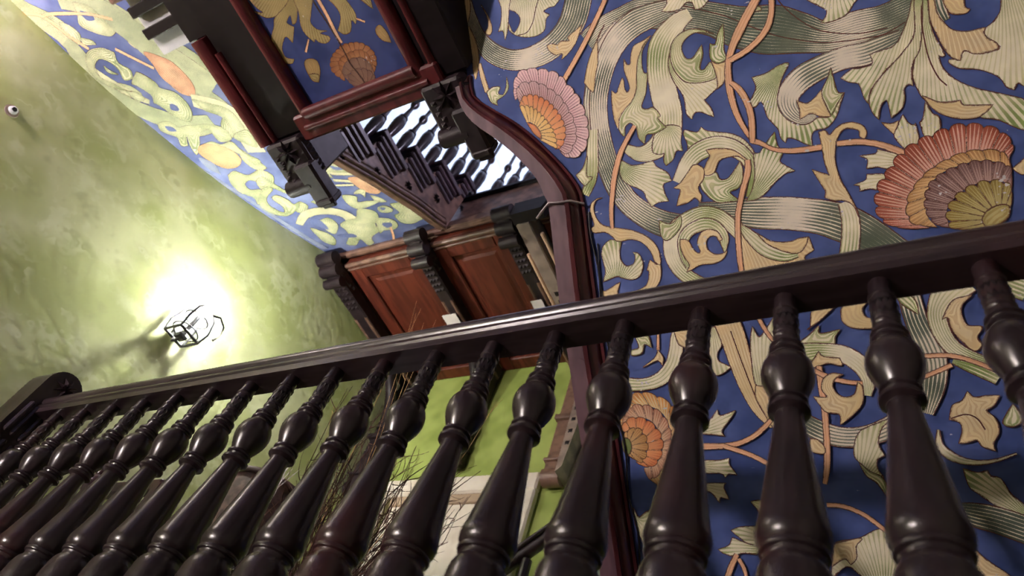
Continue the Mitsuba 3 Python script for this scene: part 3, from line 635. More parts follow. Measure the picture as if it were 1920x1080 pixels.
# ---- the room
XL, YB, YF, XR = -2.78, 2.41, -3.0, 1.6                        # left wall, back wall with the door, front wall behind the camera, right wall
GF = 0.05                                                       # gallery floor behind the balustrade
def struct(name, mesh, bsdf, label=None, smooth=False): return single(name, mesh, bsdf, label, None, smooth, kind='structure')
struct('wall_left', cbox(XL - .15, XL, YF - .15, YB + .15, -H, 5.4), 'green_plaster', 'mottled green plaster wall carrying the lit lantern')
struct('wall_back', cbox(XL, XR, YB, YB + .15, -H, 3.25), 'deep_green_plaster', 'green plaster wall around the cream door')
struct('wall_right', cbox(XR, XR + .15, YF - .15, YB + .15, -H, 5.4), 'dull_plaster')
struct('wall_front', cbox(XL, XR, YF - .15, YF, -H, 5.4), 'dull_plaster')
struct('floor', cbox(XL, XR, YF, .70, -H - .1, -H), 'floor_wood')
struct('gallery_floor', cbox(XL, XR, .70, YB, -H, GF), 'floor_wood')
struct('ceiling', cbox(XL, XR, YF, YB, 5.3, 5.4), 'white_plaster')
# added glowing panels upstairs, standing for daylit wall and ceiling
w = thing('glow_panel_1', 'added glowing panel behind the small upper balusters, standing for daylit plaster', kind='structure')
part(w, 'glow_face', trimesh.Trimesh([[XL + .01, .70, 3.4], [XL + .01, YB, 3.4], [XL + .01, YB, 5.28], [XL + .01, .70, 5.28]], [[0, 1, 2], [0, 2, 3]], process=False), 'white_plaster',
     emitter={'type': 'area', 'radiance': {'type': 'rgb', 'value': DAYLIGHT}})
part(w, 'surround', cat(cbox(XL, XL + .05, .64, YB, 3.34, 3.41), cbox(XL, XL + .05, .64, .71, 3.4, 5.3)), 'white_plaster')
w = thing('glow_panel_2', 'added glowing ceiling panel over the upper landing', kind='structure')  # added ceiling glow, continues the bright background overhead
part(w, 'glow_face', trimesh.Trimesh([[XL, .70, 5.29], [XL, YB, 5.29], [-.9, YB, 5.29], [-.9, .70, 5.29]], [[0, 1, 2], [0, 2, 3]], process=False), 'white_plaster',
     emitter={'type': 'area', 'radiance': {'type': 'rgb', 'value': DAYLIGHT}})
part(w, 'frame', cat(cbox(XL, -.84, .64, .70, 5.22, 5.3), cbox(-.9, -.84, .70, YB, 5.22, 5.3)), 'white_plaster')
struct('wall_back_upper', cbox(XL, XR, YB, YB + .15, 3.25, 5.3), 'white_plaster')

# ---- stair soffit on the right: an inclined slab with a curved left edge, painted with acanthus
SO, SD, SN = np.array([0, 1.16064, 1.61218]), np.array([0, -.763194, .646169]), np.array([0, -.646169, -.763194])
def on_stair(xy, off=0.0):
    xy = np.asarray(xy, float)
    return SO + xy[:, :1] * np.array([1., 0, 0]) + xy[:, 1:2] * SD + SN * np.asarray(off).reshape(-1, 1)
EDGE = np.array([(-1.068, .826, -1.091, .813, -1.114, .799), (-1.066, .755, -1.088, .740, -1.101, .719), (-1.014, .698, -1.040, .673, -1.065, .650), (-.946, .637, -.969, .603, -.997, .581),
    (-.896, .584, -.920, .549, -.947, .525), (-.840, .511, -.872, .491, -.904, .466), (-.787, .434, -.827, .424, -.868, .407), (-.750, .364, -.796, .361, -.850, .348), (-.739, .301, -.785, .306, -.842, .308),
    (-.744, .142, -.792, .147, -.848, .152), (-.747, -.003, -.797, -.003, -.853, -.002), (-.748, -.145, -.797, -.140, -.852, -.135), (-.749, -.524, -.795, -.51, -.852, -.50), (-.751, -.810, -.797, -.81, -.854, -.811), (-.752, -1.25, -.798, -1.25, -.856, -1.25)])
EF = catmull(EDGE, False, .03)
slab = np.vstack([EF[:, :2], [[XR, -1.25], [XR, 1.6], [-1.34, 1.6], [-1.34, .83]]])
m = trimesh.creation.extrude_polygon(sg.Polygon(slab).buffer(0), .06)
m.vertices = on_stair(np.array(m.vertices)[:, :2], -np.array(m.vertices)[:, 2])
m.fix_normals()
stair = struct('painted_stair_soffit', m, 'blue_plaster', 'blue stair underside painted with large acanthus scrolls and three shell flowers')
mural(stair, MURAL_STAIR, on_stair, beyond=(((185, -802), (429, 527)), ((430, 532), (-1221, 1185))), box=(-1300, -1240, 1590, 1590))
# its curved string: reddish face towards the plaster, lilac-brown face towards the well
string = thing('curved_stair_string', 'dark red wooden stair string curving along the edge of the painted soffit', 'stair string')
def ribbon(a, b, da, db, back):
    """band between two edge lines of the string at depths da, db below the plaster, with a back at depth -back"""
    A, B = on_stair(a, da), on_stair(b, db)
    A2, B2 = on_stair(a, -back), on_stair(b, -back)
    n = len(a)
    V = np.vstack([A, B, B2, A2])
    q = np.arange(n - 1)
    f = []
    for s in range(4):
        i, j = s * n, (s + 1) % 4 * n
        f += [np.stack([q + i, q + 1 + i, q + j], 1), np.stack([q + 1 + i, q + 1 + j, q + j], 1)]
    f.append(np.array([[0, n, 2 * n], [0, 2 * n, 3 * n], [n - 1, 3 * n - 1, 2 * n - 1], [n - 1, 4 * n - 1, 3 * n - 1]]))
    mm = trimesh.Trimesh(V, np.vstack(f), process=False)
    mm.fix_normals()
    return mm
def lerp(t): return EF[:, :2] * (1 - t) + EF[:, 2:4] * t
def lerp2(t): return EF[:, 2:4] * (1 - t) + EF[:, 4:6] * t
part(string, 'outer_fillet', ribbon(lerp(0), lerp(.16), .012, .016, .1), 'string_dark', 40)
part(string, 'sunk_face', ribbon(lerp(.12), lerp(.84), .010, .034, .1), 'string_dark', 40)
part(string, 'bead', ribbon(lerp(.80), lerp2(.04), .046, .050, .1), 'string_dark', 40)
part(string, 'flat_face', ribbon(lerp2(.04), lerp2(1.), .046, .046, .16), 'string_wood', 40)
part(string, 'edge_moulding', ribbon(lerp2(.93), lerp2(1.08), .040, .030, .2), 'brown_wood', 40)
cab = [(q[0] + .012 + .006 * math.sin(i * .8), q[1]) for i, q in enumerate(EF[:, :2]) if q[1] < .30]
single('black_cable', tube(on_stair(np.array(cab), .008), .0032), 'cable', 'thin black cable running down beside the stair string', 'cable', True)
cab2 = [(q[0] + .022 + .004 * math.sin(i * .6 + 1), q[1]) for i, q in enumerate(EF[:, :2]) if -.2 < q[1] < .2]
single('black_cable', tube(on_stair(np.array(cab2), .006), .0022), 'cable', 'second thinner cable just right of the black cable', 'cable', True)
tie = on_stair(np.array([(-.735, .300), (-.77, .315), (-.80, .315), (-.835, .322), (-.865, .300), (-.885, .285)]), np.array([.02, .045, .056, .056, .054, .05]))
single('cable_tie', tube(tie, .004), 'cable_clip', 'metal wire clip wrapped across the stair string', 'wire', True)

# ---- flight on the left: its curved painted underside runs up along the green wall to the upper landing
ZCURVE = PchipInterpolator([-1.75, -1.2, -.6, -.356, -.172, .084, .343, .649, .969, 1.326, 1.45], [1.95, 2.02, 2.15, 2.208, 2.254, 2.32, 2.405, 2.515, 2.656, 2.846, 2.917])
def on_flight(xy, off=0.0):
    xy = np.asarray(xy, float)
    y = np.clip(xy[:, 1], -1.75, 1.45)
    z, s = ZCURVE(y), ZCURVE(y, 1)
    nrm = np.stack([0 * s, s, -np.ones_like(s)], 1) / np.sqrt(1 + s * s)[:, None]
    return np.stack([xy[:, 0], y, z], 1) + nrm * np.asarray(off).reshape(-1, 1)
ys = np.linspace(-1.75, 1.45, 50)
prof = [(y, float(ZCURVE(y))) for y in ys] + [(y, float(ZCURVE(y)) + .05) for y in ys[::-1]]
fl = struct('painted_flight_soffit', prof_x(prof, XL, -1.96), 'pale_blue', 'blue sloping strip with green acanthus leaves between the green wall and the dark beam', 30)
mural(fl, MURAL_FLIGHT, on_flight, gap=9., o=.7, grid=14., beyond=(((-2800, -400), (-1960, -400)),), box=(-2830, -1700, -1965, 1450))
# cut string with moulded tread ends
fs = thing('cut_stair_string', 'brown arched stair string with stacked moulded tread ends above the painted strip', 'stair string')
arch = catmull(np.array([(.60, 2.312), (.681, 2.355), (.80, 2.44), (.918, 2.53), (1.05, 2.62), (1.186, 2.716), (1.33, 2.80), (1.402, 2.847)]), False, .05)
tops = []
for k in range(-1, 4): tops += [(.80 + .175 * k, 2.70 + .165 * k), (.80 + .175 * (k + 1), 2.70 + .165 * k)]
tops[-1] = (1.402, tops[-1][1])
part(fs, 'board', prof_x(list(map(tuple, arch)) + [t for t in tops[::-1] if t[0] < 1.41] + [(.61, 2.40)], -1.985, -1.945), 'brown_wood')
def arch_bead(d0, r, x):
    t = np.gradient(arch, axis=0); t /= np.linalg.norm(t, axis=1, keepdims=True)
    c = arch + np.stack([-t[:, 1], t[:, 0]], 1) * d0
    return tube(np.stack([np.full(len(c), x), c[:, 0], c[:, 1]], 1), r, 8)
for d0, r in ((.008, .014), (.036, .016), (.062, .010)): part(fs, 'arch_moulding', arch_bead(d0, r, -1.95), 'brown_wood', 50)
for k in range(-1, 4):
    y0, z0 = .78 + .175 * k, 2.79 + .165 * k
    tr = part(fs, 'tread', cbox(-2.04, -1.915, y0, min(y0 + .22, 1.405), z0 - .035, z0, .004), 'tread_wood')
    for q, (dz, pr) in enumerate(((.035, -1.925), (.072, -1.93), (.11, -1.935))):
        part(tr, 'moulding', cbox(-1.99, pr, y0 + .012 + .012 * q, min(y0 + .205, 1.402), z0 - dz - .03, z0 - dz, .007), 'tread_wood')
    part(fs, 'riser', cbox(-2.04, -1.96, y0 + .02, y0 + .04, z0 - .165, z0 - .03), 'black_wood')
    part(fs, 'rosette', star((-1.943, y0 + .12, z0 - .21), (0, 1, 0), (0, 0, 1), (1, 0, 0), .03, .012), 'carved_wood')

# ---- balusters
ORD = ['first', 'second', 'third', 'fourth', 'fifth', 'sixth', 'seventh', 'eighth', 'ninth', 'tenth', 'eleventh', 'twelfth', 'thirteenth', 'fourteenth', 'fifteenth', 'sixteenth', 'seventeenth', 'eighteenth']
def upper_baluster(x, y, z, label, group):
    t = thing('upper_baluster', label, 'baluster', group)
    P = [(.012, .80), (.012, .47), (.020, .455), (.0265, .435), (.0265, .415), (.018, .395), (.011, .385), (.014, .33), (.018, .27), (.030, .262), (.030, .25), (.022, .245), (.034, .235), (.038, .20), (.034, .13), (.026, .07), (.022, .055), (.033, .045), (.033, .03), (.022, .025), (.026, 0)]
    part(t, 'shaft', lathe([(r * .84, z + h) for r, h in P], 16, (x, y)), 'dark_wood', 40)
    part(t, 'foot', cbox(x - .024, x + .024, y - .024, y + .024, z - .02, z + .005), 'dark_wood')
for i in range(8):
    upper_baluster(-1.86 + .106 * i, 1.50, 3.21, f'slim dark baluster on the upper landing against the daylight, {ORD[7 - i]} from the curved stair string', 'slim balusters of the upper landing')
for k in range(-1, 4):
    for q in (.06, .15):
        upper_baluster(-1.99, .78 + .175 * k + q, 2.812 + .165 * k, f'slim dark baluster on a tread end of the upper flight, {ORD[2 * k + 2 + (q > .1)]} from the lower landing', 'slim balusters of the upper flight')
lr = thing('upper_handrail', 'dark handrail over the slim balusters of the upper landing', 'handrail')
part(lr, 'rail', cbox(-1.93, -.9, 1.47, 1.53, 4.012, 4.05), 'dark_wood')
p0, p1 = np.array([-1.99, .62, 3.485]), np.array([-1.99, 1.42, 4.155])
part(lr, 'sloping_rail', tube([p0, (p0 + p1) / 2, p1], .03), 'dark_wood', 40)

# ---- upper landing with its wood-panelled underside
ld = thing('upper_landing', 'upper landing with red-brown panelled underside carried on carved joists', 'landing')
part(ld, 'front_beam', cbox(XL, -.9, 1.43, 1.50, 2.93, 3.20), 'brown_wood')
part(ld, 'nosing', cbox(XL, -.9, 1.41, 1.52, 3.17, 3.21, .01), 'black_wood')
part(ld, 'fascia', cbox(XL, -.9, 1.405, 1.44, 2.86, 2.935, .01), 'brown_wood')
part(ld, 'deck', cbox(XL, -.9, 1.50, YB, 2.88, 3.2), 'panel_wood')
def bay(x0, x1, y0, y1, z=2.84):
    b = part(ld, 'panel', cbox(x0, x1, y0, y1, z, z + .04), 'panel_wood')
    sw = .085
    part(b, 'stile', cbox(x0, x0 + sw, y0, y1, z - .022, z + .005, .006), 'panel_wood'); part(b, 'stile', cbox(x1 - sw, x1, y0, y1, z - .022, z + .005, .006), 'panel_wood')
    part(b, 'rail', cbox(x0 + sw, x1 - sw, y0, y0 + sw + .03, z - .022, z + .005, .006), 'panel_wood'); part(b, 'rail', cbox(x0 + sw, x1 - sw, y1 - sw, y1, z - .022, z + .005, .006), 'panel_wood')
    c = .018
    xa, xb, ya, yb = x0 + sw + .03, x1 - sw - .03, y0 + sw + .06, y1 - sw - .03
    pts = np.array([(xa, ya, z), (xb, ya, z), (xb, yb, z), (xa, yb, z), (xa + c, ya + c, z - .006), (xb - c, ya + c, z - .006), (xb - c, yb - c, z - .006), (xa + c, yb - c, z - .006)])
    part(b, 'raised_field', trimesh.convex.convex_hull(pts), 'panel_wood')
    part(b, 'moulding', cat(cyl_x(x0, x1, y0 + .012, z - .022, .014), cyl_x(x0, x1, y0 + .04, z - .022, .008)), 'brown_wood', 50)
bay(-2.66, -2.15, 1.45, YB)
bay(-2.07, -1.61, 1.45, YB)
bay(-1.40, -.90, 1.45, YB)
def joist(x0, x1, label, wd='carved_wood'):
    j = thing('carved_joist', label, 'joist')
    part(j, 'body', cbox(x0, x1, 1.46, YB - .01, 2.735, 2.817, .008), wd)
    for q, (y, z, r) in enumerate(((1.375, 2.79, .040), (1.435, 2.755, .036), (1.50, 2.722, .030))):
        part(j, 'scroll_roll', cyl_x(x0 - .012, x1 + .012, y, z, r), wd, 50)
    part(j, 'scroll_head', cbox(x0 - .005, x1 + .005, 1.38, 1.56, 2.75, 2.817, .01), wd)
    nails = [pyramid((x, 1.56 + .035 * i, 2.735), (1, 0, 0), (0, 1, 0), (0, 0, -1), .011, .011, .014) for i in range(5) for x in (x0 + .02, (x0 + x1) / 2, x1 - .02)]
    nails += [pyramid((s, 1.44 + .03 * i, 2.77 + .012 * (i % 2)), (0, 1, 0), (0, 0, 1), (d, 0, 0), .011, .011, .012) for i in range(6) for s, d in ((x0, -1), (x1, 1))]
    part(j, 'nail_heads', cat(*nails), wd, kind='stuff')
    part(j, 'side_bead', cat(cyl_y(1.78, YB - .02, x0 + .012, 2.74, .010), cyl_y(1.78, YB - .02, x1 - .012, 2.74, .010)), 'brown_wood', 50)
    return j
joist(-2.77, -2.67, 'carved dark joist tight against the green wall under the panelled landing')
joist(-2.14, -2.06, 'carved joist in the middle of the panelled landing underside, with a paper tag')
jr = joist(-1.60, -1.52, 'carved joist at the right end of the panelled underside, beside the pale notched beam')
single('paper_tag', cbox(-2.165, -2.075, 1.855, 1.960, 2.712, 2.7145, .0005), 'paper', 'white paper tag under the middle carved joist', 'paper tag')
single('paper_tag', cbox(-1.61, -1.545, 1.87, 1.965, 2.712, 2.7145, .0005), 'paper', 'paler grey paper tag under the right carved joist', 'paper tag')
nb = thing('notched_beam', 'pale grey beam with dark triangular notches beside the right carved joist', 'beam')
part(nb, 'body', cbox(-1.49, -1.415, 1.42, YB - .01, 2.72, 2.85, .005), 'grey_wood')
for i in range(6): part(nb, 'notch', pyramid((-1.452, 1.86 + .055 * i, 2.7195), (1, 0, 0), (0, 1, 0), (0, 0, -1), .012, .014, .004), 'black_wood')
part(nb, 'end_board', prof_y([(-1.50, 2.73), (-1.33, 2.73), (-1.30, 2.84), (-1.50, 2.84)], 1.36, 1.42), 'black_wood')
for x in (-1.505, -1.385): single('gilt_rod', cyl_y(1.60 if x < -1.45 else 1.50, 2.0, x, 2.735, .010), 'pale_rod', 'short pale rod along the left side of the notched beam' if x < -1.45 else 'pale rod along the right side of the notched beam', 'moulding', 50)
# corbels on the back wall that carry the joists
def corbel(x0, x1, label, strut=True, zlow=1.9, wd='carved_wood'):
    c = thing('wall_corbel', label, 'corbel')
    part(c, 'post', cbox(x0, x1, YB - .085, YB - .005, zlow + .06, 2.735, .008), wd)
    part(c, 'foot', cat(cyl_x(x0 - .004, x1 + .004, YB - .05, zlow + .05, .045), cbox(x0 - .008, x1 + .008, YB - .10, YB - .005, zlow + .12, zlow + .14, .005)), wd, 50)
    part(c, 'collar', cbox(x0 - .01, x1 + .01, YB - .11, YB - .005, 2.28, 2.31, .006), wd)
    if strut:
        a = np.linspace(0, math.pi / 2, 14)
        pts = np.stack([np.full(14, (x0 + x1) / 2), YB - .07 - .34 * (1 - np.cos(a)), 2.36 + .37 * np.sin(a)], 1)
        part(c, 'brace', tube(pts, .035, 8), wd, 50)
    return c
corbel(-2.76, -2.68, 'dark curved corbel in the corner of the green wall under the panelled landing')
corbel(-2.14, -2.07, 'dark wooden corbel on the green wall above the cream door', zlow=2.05)
cr = corbel(-1.54, -1.455, 'brown corbel with rounded foot at the right end of the door', False, 1.90, 'brown_wood')
part(cr, 'pale_side', prof_y([(-1.452, 1.93), (-1.425, 1.96), (-1.40, 2.20), (-1.40, 2.735), (-1.452, 2.735)], YB - .12, YB - .01), 'grey_wood', label='pale grey side board with dark holes')
for i in range(7): part(cr, 'hole', pyramid((-1.428, YB - .12, 2.10 + .075 * i), (1, 0, 0), (0, 0, 1), (0, -1, 0), .011, .011, .003), 'black_wood')
struct('wall_jamb', cbox(-1.40, -1.15, YB - .03, YB, -.0, 2.86), 'daylit_green_plaster', 'green plaster return right of the corbel, daylight put into its colour')

# ---- lower landing: two dark beams, a cross rail and a painted panel between them
lc = thing('landing_frame', 'dark beams with red mouldings framing the blue panel painted with a shell flower', 'ceiling frame')
part(lc, 'beam', cbox(-1.952, -1.752, YF, .498, 2.125, 2.40, .008), 'black_wood')
part(lc, 'beam', cbox(-1.205, -1.055, YF, .498, 2.125, 2.40, .008), 'black_wood')
def bead_y(x0, x1, y0, y1, z0): 
    xm, h = (x0 + x1) / 2, (x1 - x0) / 2
    a = np.linspace(math.pi, 2 * math.pi, 9)
    return prof_y([(xm + h * math.cos(t), z0 + .022 + .022 * math.sin(t)) for t in a] + [(x1, z0 + .2), (x0, z0 + .2)], y0, y1)
part(lc, 'moulding', bead_y(-2.022, -1.962, .065, .498, 2.098), 'mahogany', 40, label='red rounded moulding')
part(lc, 'moulding', bead_y(-1.955, -1.930, .13, .495, 2.105), 'mahogany', 40)
part(lc, 'moulding', bead_y(-1.756, -1.714, YF, .44, 2.095), 'mahogany', 40)
part(lc, 'moulding', bead_y(-1.252, -1.205, YF, .46, 2.095), 'mahogany', 40)
part(lc, 'moulding', bead_y(-1.180, -1.155, YF, .44, 2.105), 'mahogany', 40)
part(lc, 'cross_rail', cbox(-1.80, -1.15, .435, .535, 2.10, 2.34, .008), 'mahogany')
part(lc, 'cross_moulding', cat(cyl_x(-1.73, -1.23, .437, 2.105, .022), cyl_x(-1.76, -1.20, .486, 2.100, .011)), 'mahogany', 50)
pp = part(lc, 'painted_panel', cbox(-1.76, -1.20, YF, .45, 2.14, 2.18, .001), 'shaded_blue_board', label='blue panel with leaves, buds and a shell flower')
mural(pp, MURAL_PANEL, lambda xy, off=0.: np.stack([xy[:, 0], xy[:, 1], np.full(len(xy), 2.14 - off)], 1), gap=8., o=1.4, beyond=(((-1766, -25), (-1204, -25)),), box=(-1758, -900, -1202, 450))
def bracket(x0, x1, label):
    b = thing('carved_bracket', label, 'bracket')
    w = x1 - x0
    part(b, 'block', cbox(x0, x1, .50, .675, 2.085, 2.34, .01), 'carved_wood')
    part(b, 'rosette', star(((x0 + x1) / 2 + .01, .545, 2.085), (1, 0, 0), (0, 1, 0), (0, 0, -1), .055, .018), 'carved_wood')
    teeth = [pyramid((x0 + .03 + .012 * (i % 2), .56 + .02 * i, 2.086), (1, 0, 0), (0, 1, 0), (0, 0, -1), .012, .009, .012) for i in range(6)]
    teeth += [pyramid((x, .52 + .022 * i, 2.12), (0, 1, 0), (0, 0, 1), (s, 0, 0), .011, .02, .014) for i in range(7) for x, s in ((x0, -1), (x1, 1))]
    part(b, 'tooth_carving', cat(*teeth), 'carved_wood', kind='stuff')
    part(b, 'roll', cyl_x(x0 - .006, x0 + w * .68, .690, 2.092, .034), 'carved_wood', 50)
    part(b, 'tongue', cat(cbox(x0 + w * .50, x1 + .004, .60, .775, 2.06, 2.13, .01), cbox(x0 + w * .5, x1 + .006, .752, .79, 2.055, 2.14, .012)), 'carved_wood')
    part(b, 'tongue_edge', cbox(x0 + w * .64, x1 + .002, .775, .80, 2.062, 2.08, .004), 'black_wood')
bracket(-1.985, -1.812, 'carved dark bracket end with rosette and hooked tongue, nearest the lamp')
bracket(-1.245, -1.085, 'carved dark bracket end in front of the bright upper balusters')
part(lc, 'deck', cbox(-2.06, -1.06, YF, .42, 2.36, 2.42), 'black_wood')
part(lc, 'side_board', cbox(-2.30, -1.95, YF, -.165, 2.17, 2.25, .005), 'brown_wood')
part(lc, 'plaster_strip', cbox(-2.26, -1.95, -.165, .06, 2.205, 2.25, .002), 'white_plaster', label='grey plaster between the battens')
for y in (-.112, -.028): part(lc, 'batten', cbox(-2.255, -1.95, y - .020, y + .020, 2.175, 2.22, .003), 'black_wood')
part(lc, 'side_board', cbox(-2.06, -1.95, YF, .065, 2.15, 2.36, .005), 'black_wood')

# ---- balustrade in the foreground
BY, RZ = .765, .974
hr = thing('handrail', 'long dark polished handrail across the picture on turned balusters', 'handrail')
RP = [(.735, RZ), (.797, RZ), (.797, 1.000), (.803, 1.008), (.805, 1.018), (.803, 1.028), (.797, 1.036), (.783, 1.044), (.766, 1.047), (.749, 1.044), (.737, 1.038), (.731, 1.031), (.729, 1.024), (.731, 1.016), (.735, 1.011), (.731, 1.005), (.731, .998), (.735, .993)]
part(hr, 'rail', prof_x(RP, -2.352, .75), 'rail_wood', 35)
nw = thing('newel_post', 'square dark newel post with rounded top, star rosette and flutes at the rail end', 'newel post')
a = np.linspace(0, math.pi, 13)
part(nw, 'post', prof_x([(.690, GF), (.812, GF), (.812, 1.085)] + [(.751 + .061 * math.cos(t), 1.085 + .061 * math.sin(t)) for t in a[1:-1]] + [(.690, 1.085)], -2.47, -2.352), 'dark_wood', 25)
part(nw, 'rosette', star((-2.352, .753, 1.093), (0, 1, 0), (0, 0, 1), (1, 0, 0), .038, .020), 'rail_wood')
for r in range(3):
    for y in (.712, .736, .766, .790): part(nw, 'flute', cbox(-2.362, -2.340, y - .008, y + .008, .885 - .13 * r, 1.0 - .13 * r, .006), 'rail_wood')
SHAFT = [(.0172, .985), (.0174, .945), (.0200, .942), (.0200, .937), (.0178, .935), (.0176, .930), (.0190, .927), (.0190, .886), (.0176, .883), (.0200, .879), (.0200, .874), (.0180, .871), (.0188, .862), (.0195, .858),
    (.0238, .8570), (.0258, .8545), (.0258, .8505), (.0222, .8485), (.0212, .8455), (.0240, .8440), (.0270, .8405), (.0270, .8360), (.0232, .8335), (.0222, .8305),
    (.0272, .8270), (.0322, .8205), (.0358, .812), (.0377, .802), (.0380, .793), (.0366, .783), (.0336, .773), (.0292, .762), (.0248, .753), (.0216, .7475),
    (.0240, .7460), (.0268, .7430), (.0268, .7390), (.0228, .7370), (.0216, .7335), (.0248, .7315), (.0288, .7280), (.0288, .7220), (.0236, .7195), (.0200, .7165),
    (.0195, .708), (.0220, .688), (.0262, .655), (.0306, .62), (.0350, .585), (.0388, .556), (.0412, .540), (.0432, .530), (.0440, .522), (.0428, .5135), (.0398, .5075), (.0372, .5045),
    (.0392, .5030), (.0404, .4995), (.0394, .4960), (.0355, .494), (.0342, .489), (.0350, .4855), (.0388, .480), (.0415, .473), (.0432, .462), (.0440, .44), (.0425, .39), (.038, .32), (.031, .25), (.027, .21), (.033, .205), (.033, .19), (.025, .185), (.028, .165)]
BX = [-2.25 + .14062 * i for i in range(18)]
band = []
for i in range(14):
    for row in (0, 1):
        t = 2 * math.pi * (i + .5 * row) / 14
        u, w_ = np.array([-math.sin(t), math.cos(t), 0]), np.array([math.cos(t), math.sin(t), 0])
        c = w_ * .0186 + [0, 0, .896 + .019 * row]
        tri = [c + u * .0052 + [0, 0, -.008 if row == 0 else .008], c - u * .0052 + [0, 0, -.008 if row == 0 else .008], c + [0, 0, .009 if row == 0 else -.009], c + w_ * .0022]
        mm = trimesh.Trimesh(np.array(tri), [(0, 1, 3), (1, 2, 3), (2, 0, 3)], process=False)
        if np.dot(mm.face_normals[0], w_) < 0: mm.invert()
        band.append(mm)
D_SHAFT = put(lathe(SHAFT, 40), 'dark_wood', 35)
D_BAND = put(cat(*band), 'black_wood')
D_BASE = put(cbox(-.04, .04, -.04, .04, GF + .02, .17, .004), 'dark_wood')
for i, x in enumerate(BX):
    where = f'turned dark baluster under the long handrail, {ORD[i]} from the newel post'
    b = thing('turned_baluster', where, 'baluster', 'turned balusters of the front balustrade')
    to = T().translate([x, BY, 0]).rotate([0, 0, 1], (i * 37) % 26)
    for nm, d in (('shaft', D_SHAFT), ('carved_band', D_BAND), ('base_block', D_BASE)): scene[f'{b}__{nm}'] = {**d, 'to_world': T().translate([x, BY, 0]) if nm == 'base_block' else to}
single('bottom_rail', cbox(-2.352, .75, .715, .815, GF, GF + .025, .006), 'dark_wood', 'dark bottom rail the turned balusters stand on', 'rail')

# ---- lanterns
def lantern(name, c, out, label, radiance, s=1.0, cap=False):
    """iron wall lantern, its middle at c, standing off the wall along out"""
    c, out = np.asarray(c, float), np.asarray(out, float)
    side = np.array([-out[1], out[0], 0])
    t = thing(name, label, 'wall lamp')
    up = np.array([0, 0, 1.])
    def P(a, b, h): return c + out * a * s + side * b * s + up * h * s
    base = [P(a, b, -.095) for a in (-.018, .018) for b in (-.018, .018)] + [P(a, b, -.080) for a in (-.022, .022) for b in (-.022, .022)]
    part(t, 'base_plate', trimesh.convex.convex_hull(np.array(base)), 'iron')
    for a, b in ((-1, -1), (-1, 1), (1, -1), (1, 1)):
        part(t, 'bar', tube([P(.055 * a, .055 * b, -.08), P(.062 * a, .062 * b, -.02), P(.05 * a, .05 * b, .05), P(.03 * a, .03 * b, .085)], .0055 * s), 'iron', 50)
    for e in ((.055, .055, -.055, .055), (-.055, .055, -.055, -.055), (-.055, -.055, .055, -.055), (.055, -.055, .055, .055)): part(t, 'base_bar', tube([P(e[0], e[1], -.08), P(e[2], e[3], -.08)], 0.0065 * s), 'iron', 50)
    for h, w_ in ((-.05, .060), (.03, .055)): part(t, 'ring', tube([P(w_ * math.cos(q), w_ * math.sin(q), h) for q in np.linspace(0, 2 * math.pi, 21)], .003 * s), 'iron', 50)
    part(t, 'holder', lathe([(.010 * s, c[2] + .045 * s), (.010 * s, c[2] - .03 * s), (.012 * s, c[2] - .08 * s)], 14, c[:2]), 'iron', 50)
    part(t, 'arm', tube([P(.0, .0, -.09), P(-.02, .0, -.105), P(-.045, .0, -.10), P(-.058, .0, -.05)], .006 * s), 'iron', 50)
    part(t, 'hook', tube([P(.03, .03, .085), P(.045, .06, .10), P(.05, .10, .075), P(.05, .115, .03), P(.05, .10, -.01)], .005 * s), 'iron', 50)
    part(t, 'wall_plate', trimesh.convex.convex_hull(np.array([P(a, b, h) for a in (-.066, -.058) for b in (-.022, .022) for h in (-.08, -.02)])), 'iron')
    sp = trimesh.creation.icosphere(2, .026 * s); sp.apply_translation(c + up * .085 * s)
    part(t, 'bulb', sp, 'ceramic', True, emitter={'type': 'area', 'radiance': {'type': 'rgb', 'value': radiance}})
    if cap: part(t, 'cap', lathe([(.004, c[2] + .12 * s), (.03 * s, c[2] + .11 * s), (.075 * s, c[2] + .085 * s), (.078 * s, c[2] + .08 * s)], 20, c[:2]), 'iron', 40)
    return t
lantern('wall_lantern', (XL + .085, 1.045, 1.835), (1, 0, 0), 'small iron lantern glowing on the green wall', WALL_LAMP)
lantern('wall_lantern', (XL + .10, -.55, 1.78), (1, 0, 0), 'second iron lantern on the green wall, outside the picture', SIDE_LAMP)
gl = thing('globe_lamp', 'white glass globe lamp on the wall behind the viewer', 'wall lamp')
gc = np.array([-2.55, YF + .24, .02])
sp = trimesh.creation.icosphere(3, .10); sp.apply_translation(gc)
part(gl, 'globe', sp, 'ceramic', True, emitter={'type': 'area', 'radiance': {'type': 'rgb', 'value': REAR_LAMP}})
part(gl, 'arm', tube([gc + [0, -.02, -.11], gc + [0, -.10, -.15], gc + [0, -.20, -.12], gc + [0, -.235, -.05]], .012, 10), 'iron', 50)
part(gl, 'cup', lathe([(.055, gc[2] - .085), (.05, gc[2] - .115), (.02, gc[2] - .125)], 20, gc[:2]), 'iron', 40)
part(gl, 'wall_plate', cbox(gc[0] - .05, gc[0] + .05, YF, YF + .012, gc[2] - .12, gc[2] + .02), 'iron')
kn = thing('wall_rosette', 'small round pale fitting on the green wall at the left picture edge', 'wall fitting')
kx = lambda prof: trimesh.Trimesh(np.stack([XL + prof.vertices[:, 2], prof.vertices[:, 0] - .016, prof.vertices[:, 1] + 1.893], 1), prof.faces, process=False)
part(kn, 'plate', kx(lathe([(.020, .004), (.025, .003), (.026, 0)], 24)), 'grey_wood', 40)
part(kn, 'ring', kx(lathe([(.011, .020), (.0155, .017), (.017, .008)], 24)), 'white_plaster', 40)
part(kn, 'hole', kx(lathe([(.0085, .0215), (.009, .019)], 16)), 'iron', 40)

